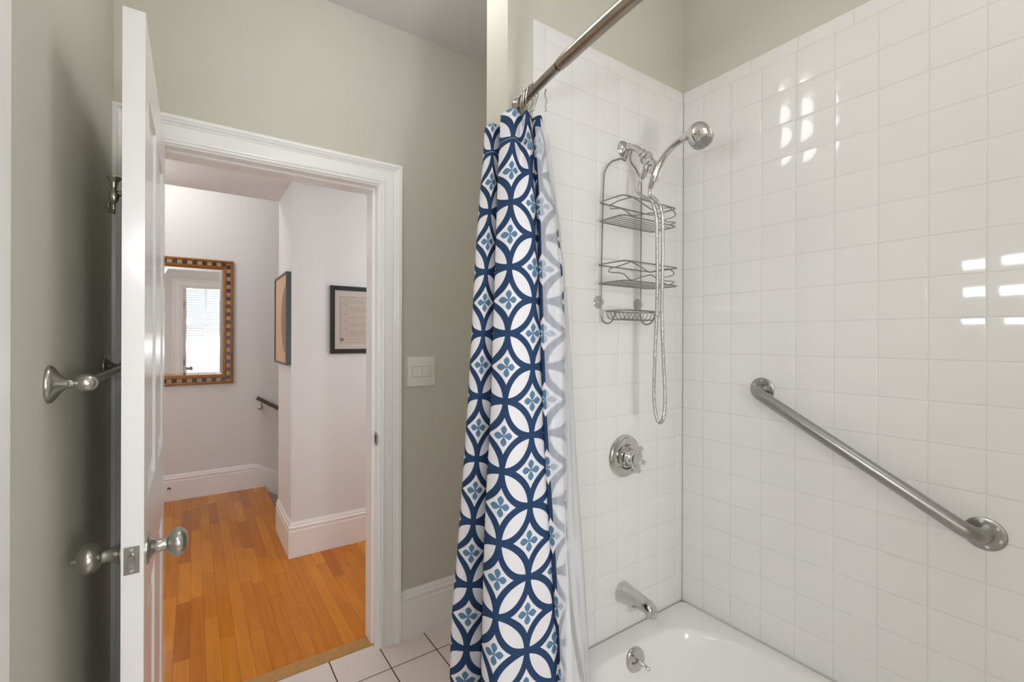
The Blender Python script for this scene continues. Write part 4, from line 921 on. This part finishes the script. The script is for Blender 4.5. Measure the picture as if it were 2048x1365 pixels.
while q < L_:
    while i < len(acc) - 2 and acc[i + 1] < q: i += 1
    f__ = (q - acc[i]) / max(1e-9, acc[i + 1] - acc[i]); res.append(loop[i].lerp(loop[i + 1], f__)); rads.append(.0063 if (len(res) % 4) in (0, 1) else .0053); q += step
b = MB(); b.sweep(res, rads, 14, ref=(1, .1, 0)); obj('ribbed_tube', b, 'chrome', ho, ang=180)
for (p, d_) in (((SX - .004, 1.037, 1.928), (0, -.60, .80)), ((SX, 1.004, 1.888), (0, -.42, .9))):
    b = MB(); b.lathe([(-.004, .0070), (0, .0095), (.002, .0102), (.026, .0112), (.028, .0118), (.032, .0118), (.034, .010)], p, d_, 28); obj('coupling', b, 'chrome', ho, ang=35)

# ================================================================== CADDY
cd = thing('shower_caddy', 'two basket wire shower caddy hanging from the shower arm', 'shower caddy', (1.235, 1.11, 1.75))
WR = .0026; YC = 1.1085
b = MB(); b.sweep(spline([(1.133, YC, 1.470), (1.1335, YC, 1.60), (1.138, YC, 1.80), (1.143, YC, 1.925), (1.149, YC, 1.952), (1.175, YC, 1.986), (1.214, YC, 2.006), (1.232, YC, 2.012), (1.246, YC - .001, 2.008), (1.2515, 1.105, 2.025), (1.250, 1.100, 2.050), (1.262, 1.100, 2.0690), (1.276, 1.100, 2.055), (1.272, 1.105, 2.030), (1.280, YC, 2.010), (1.309, YC, 1.988), (1.330, YC, 1.957), (1.3345, YC, 1.925), (1.334, YC, 1.80), (1.3335, YC, 1.60), (1.333, YC, 1.470)], 8), WR, 10); obj('hanging_frame', b, 'wire', cd)
def rect(x0, x1, y0, y1, z, r=.016):
    out = []
    for (cx, cy, a0) in ((x1 - r, y1 - r, 0), (x0 + r, y1 - r, 90), (x0 + r, y0 + r, 180), (x1 - r, y0 + r, 270)):
        for k in range(7):
            a = math.radians(a0 + 15 * k); out.append((cx + r * math.cos(a), cy + r * math.sin(a), z))
    return out
BA_D0 = [(1.1574,0.9966,1.8371),(1.0993,0.9966,1.8158),(1.0657,0.9966,1.7991),(1.0547,0.9966,1.7911),(1.0592,0.9966,1.7826),(1.0949,0.9966,1.7900),(1.1271,0.9966,1.7873),(1.1553,0.9966,1.7774),(1.2061,0.9966,1.7886),(1.2564,0.9966,1.8015),(1.2771,0.9966,1.7964),(1.3169,0.9966,1.7770),(1.3440,0.9966,1.7741),(1.3799,0.9966,1.7879),(1.3358,0.9966,1.7832),(1.3249,0.9966,1.7884),(1.3631,0.9966,1.8028),(1.3798,0.9966,1.8140),(1.3713,0.9966,1.8249),(1.3464,0.9966,1.8346)]
BA_D1 = [(1.1574,0.9966,1.8371),(1.2060,0.9966,1.8245),(1.2564,0.9966,1.8115),(1.2901,0.9966,1.8220),(1.3437,0.9966,1.8325)]
BB_D0 = [(1.1343,0.9828,1.6254),(1.0919,0.9828,1.6095),(1.0519,0.9828,1.5981),(1.0357,0.9828,1.5890),(1.0433,0.9828,1.5836),(1.0852,0.9828,1.5856),(1.1079,0.9828,1.5813),(1.1345,0.9828,1.5671),(1.1808,0.9828,1.5792),(1.2301,0.9828,1.5906),(1.2606,0.9828,1.5825),(1.2866,0.9828,1.5747),(1.3225,0.9828,1.5645),(1.3537,0.9828,1.5774),(1.3051,0.9828,1.5772),(1.2958,0.9828,1.5816),(1.3066,0.9828,1.5891),(1.3454,0.9828,1.5990),(1.3536,0.9828,1.6065),(1.3453,0.9828,1.6127),(1.3290,0.9828,1.6186)]
BB_D1 = [(1.1343,0.9828,1.6254),(1.1782,0.9828,1.6143),(1.2250,0.9828,1.5999),(1.2579,0.9828,1.6076),(1.3222,0.9828,1.6200)]
for (x0, x1, y0, zr, zf, D0, D1) in ((1.113, 1.388, .9970, 1.8370, 1.7740, BA_D0, BA_D1), (1.108, 1.383, .9850, 1.6275, 1.5650, BB_D0, BB_D1)):
    b = MB(); b.sweep(rect(x0, x1, y0, 1.104, zr), WR * .9, 10, closed=True); b.sweep(rect(x0, x1, y0, 1.104, zf), WR * .9, 10, closed=True)
    bs = obj('basket', b, 'wire', cd)
    b = MB()
    for k in range(5):
        y = y0 + .018 + k * (1.104 - y0 - .03) / 4.6; b.sweep([(x0 + .001, y, zf - .002), (x1 - .001, y, zf - .002)], .0014, 8)
    obj('floor_wires', b, 'wire', bs)
    b = MB(); b.sweep(spline(D0, 5, closed=True) if False else spline(D0, 5), .0019, 8); b.sweep(spline(D1, 4), .0019, 8); obj('wavy_wires', b, 'wire', bs)
b = MB(); zs_ = 1.4745; b.sweep(rect(1.133, 1.333, 1.010, 1.106, zs_, .030), .0024, 10, closed=True); sd = obj('soap_dish', b, 'wire', cd)
b = MB()
for k in range(9):
    x = 1.150 + k * .0208; b.sweep(spline([(x, 1.012, zs_), (x, 1.016, zs_ - .018), (x, 1.028, zs_ - .028), (x, 1.075, zs_ - .028), (x, 1.092, zs_ - .022), (x, 1.104, zs_)], 4), .0014, 8)
for y in (1.030, 1.070): b.sweep([(1.146, y, zs_ - .0295), (1.322, y, zs_ - .0295)], .0018, 8)
obj('soap_dish_wires', b, 'wire', sd)
for x in (1.133, 1.333):
    b = MB(); b.sweep(spline([(x, YC, 1.480), (x, 1.1075, 1.455), (x, 1.098, 1.439), (x, 1.080, 1.4325), (x, 1.062, 1.439), (x, 1.050, 1.455), (x, 1.046, 1.463)], 6), WR, 10); b.ball((x, 1.0455, 1.4655), .0052, 8); obj('side_hook', b, 'wire', cd)
    b = MB(); b.lathe([(0, .0225), (.002, .0200), (.005, .010), (.008, .006), (.014, .006), (.015, .009), (.018, .009)], (x, YF - .0005, 1.506), (0, -1, 0), 28); obj('suction_cup', b, 'clear', cd, label='clear suction cup')
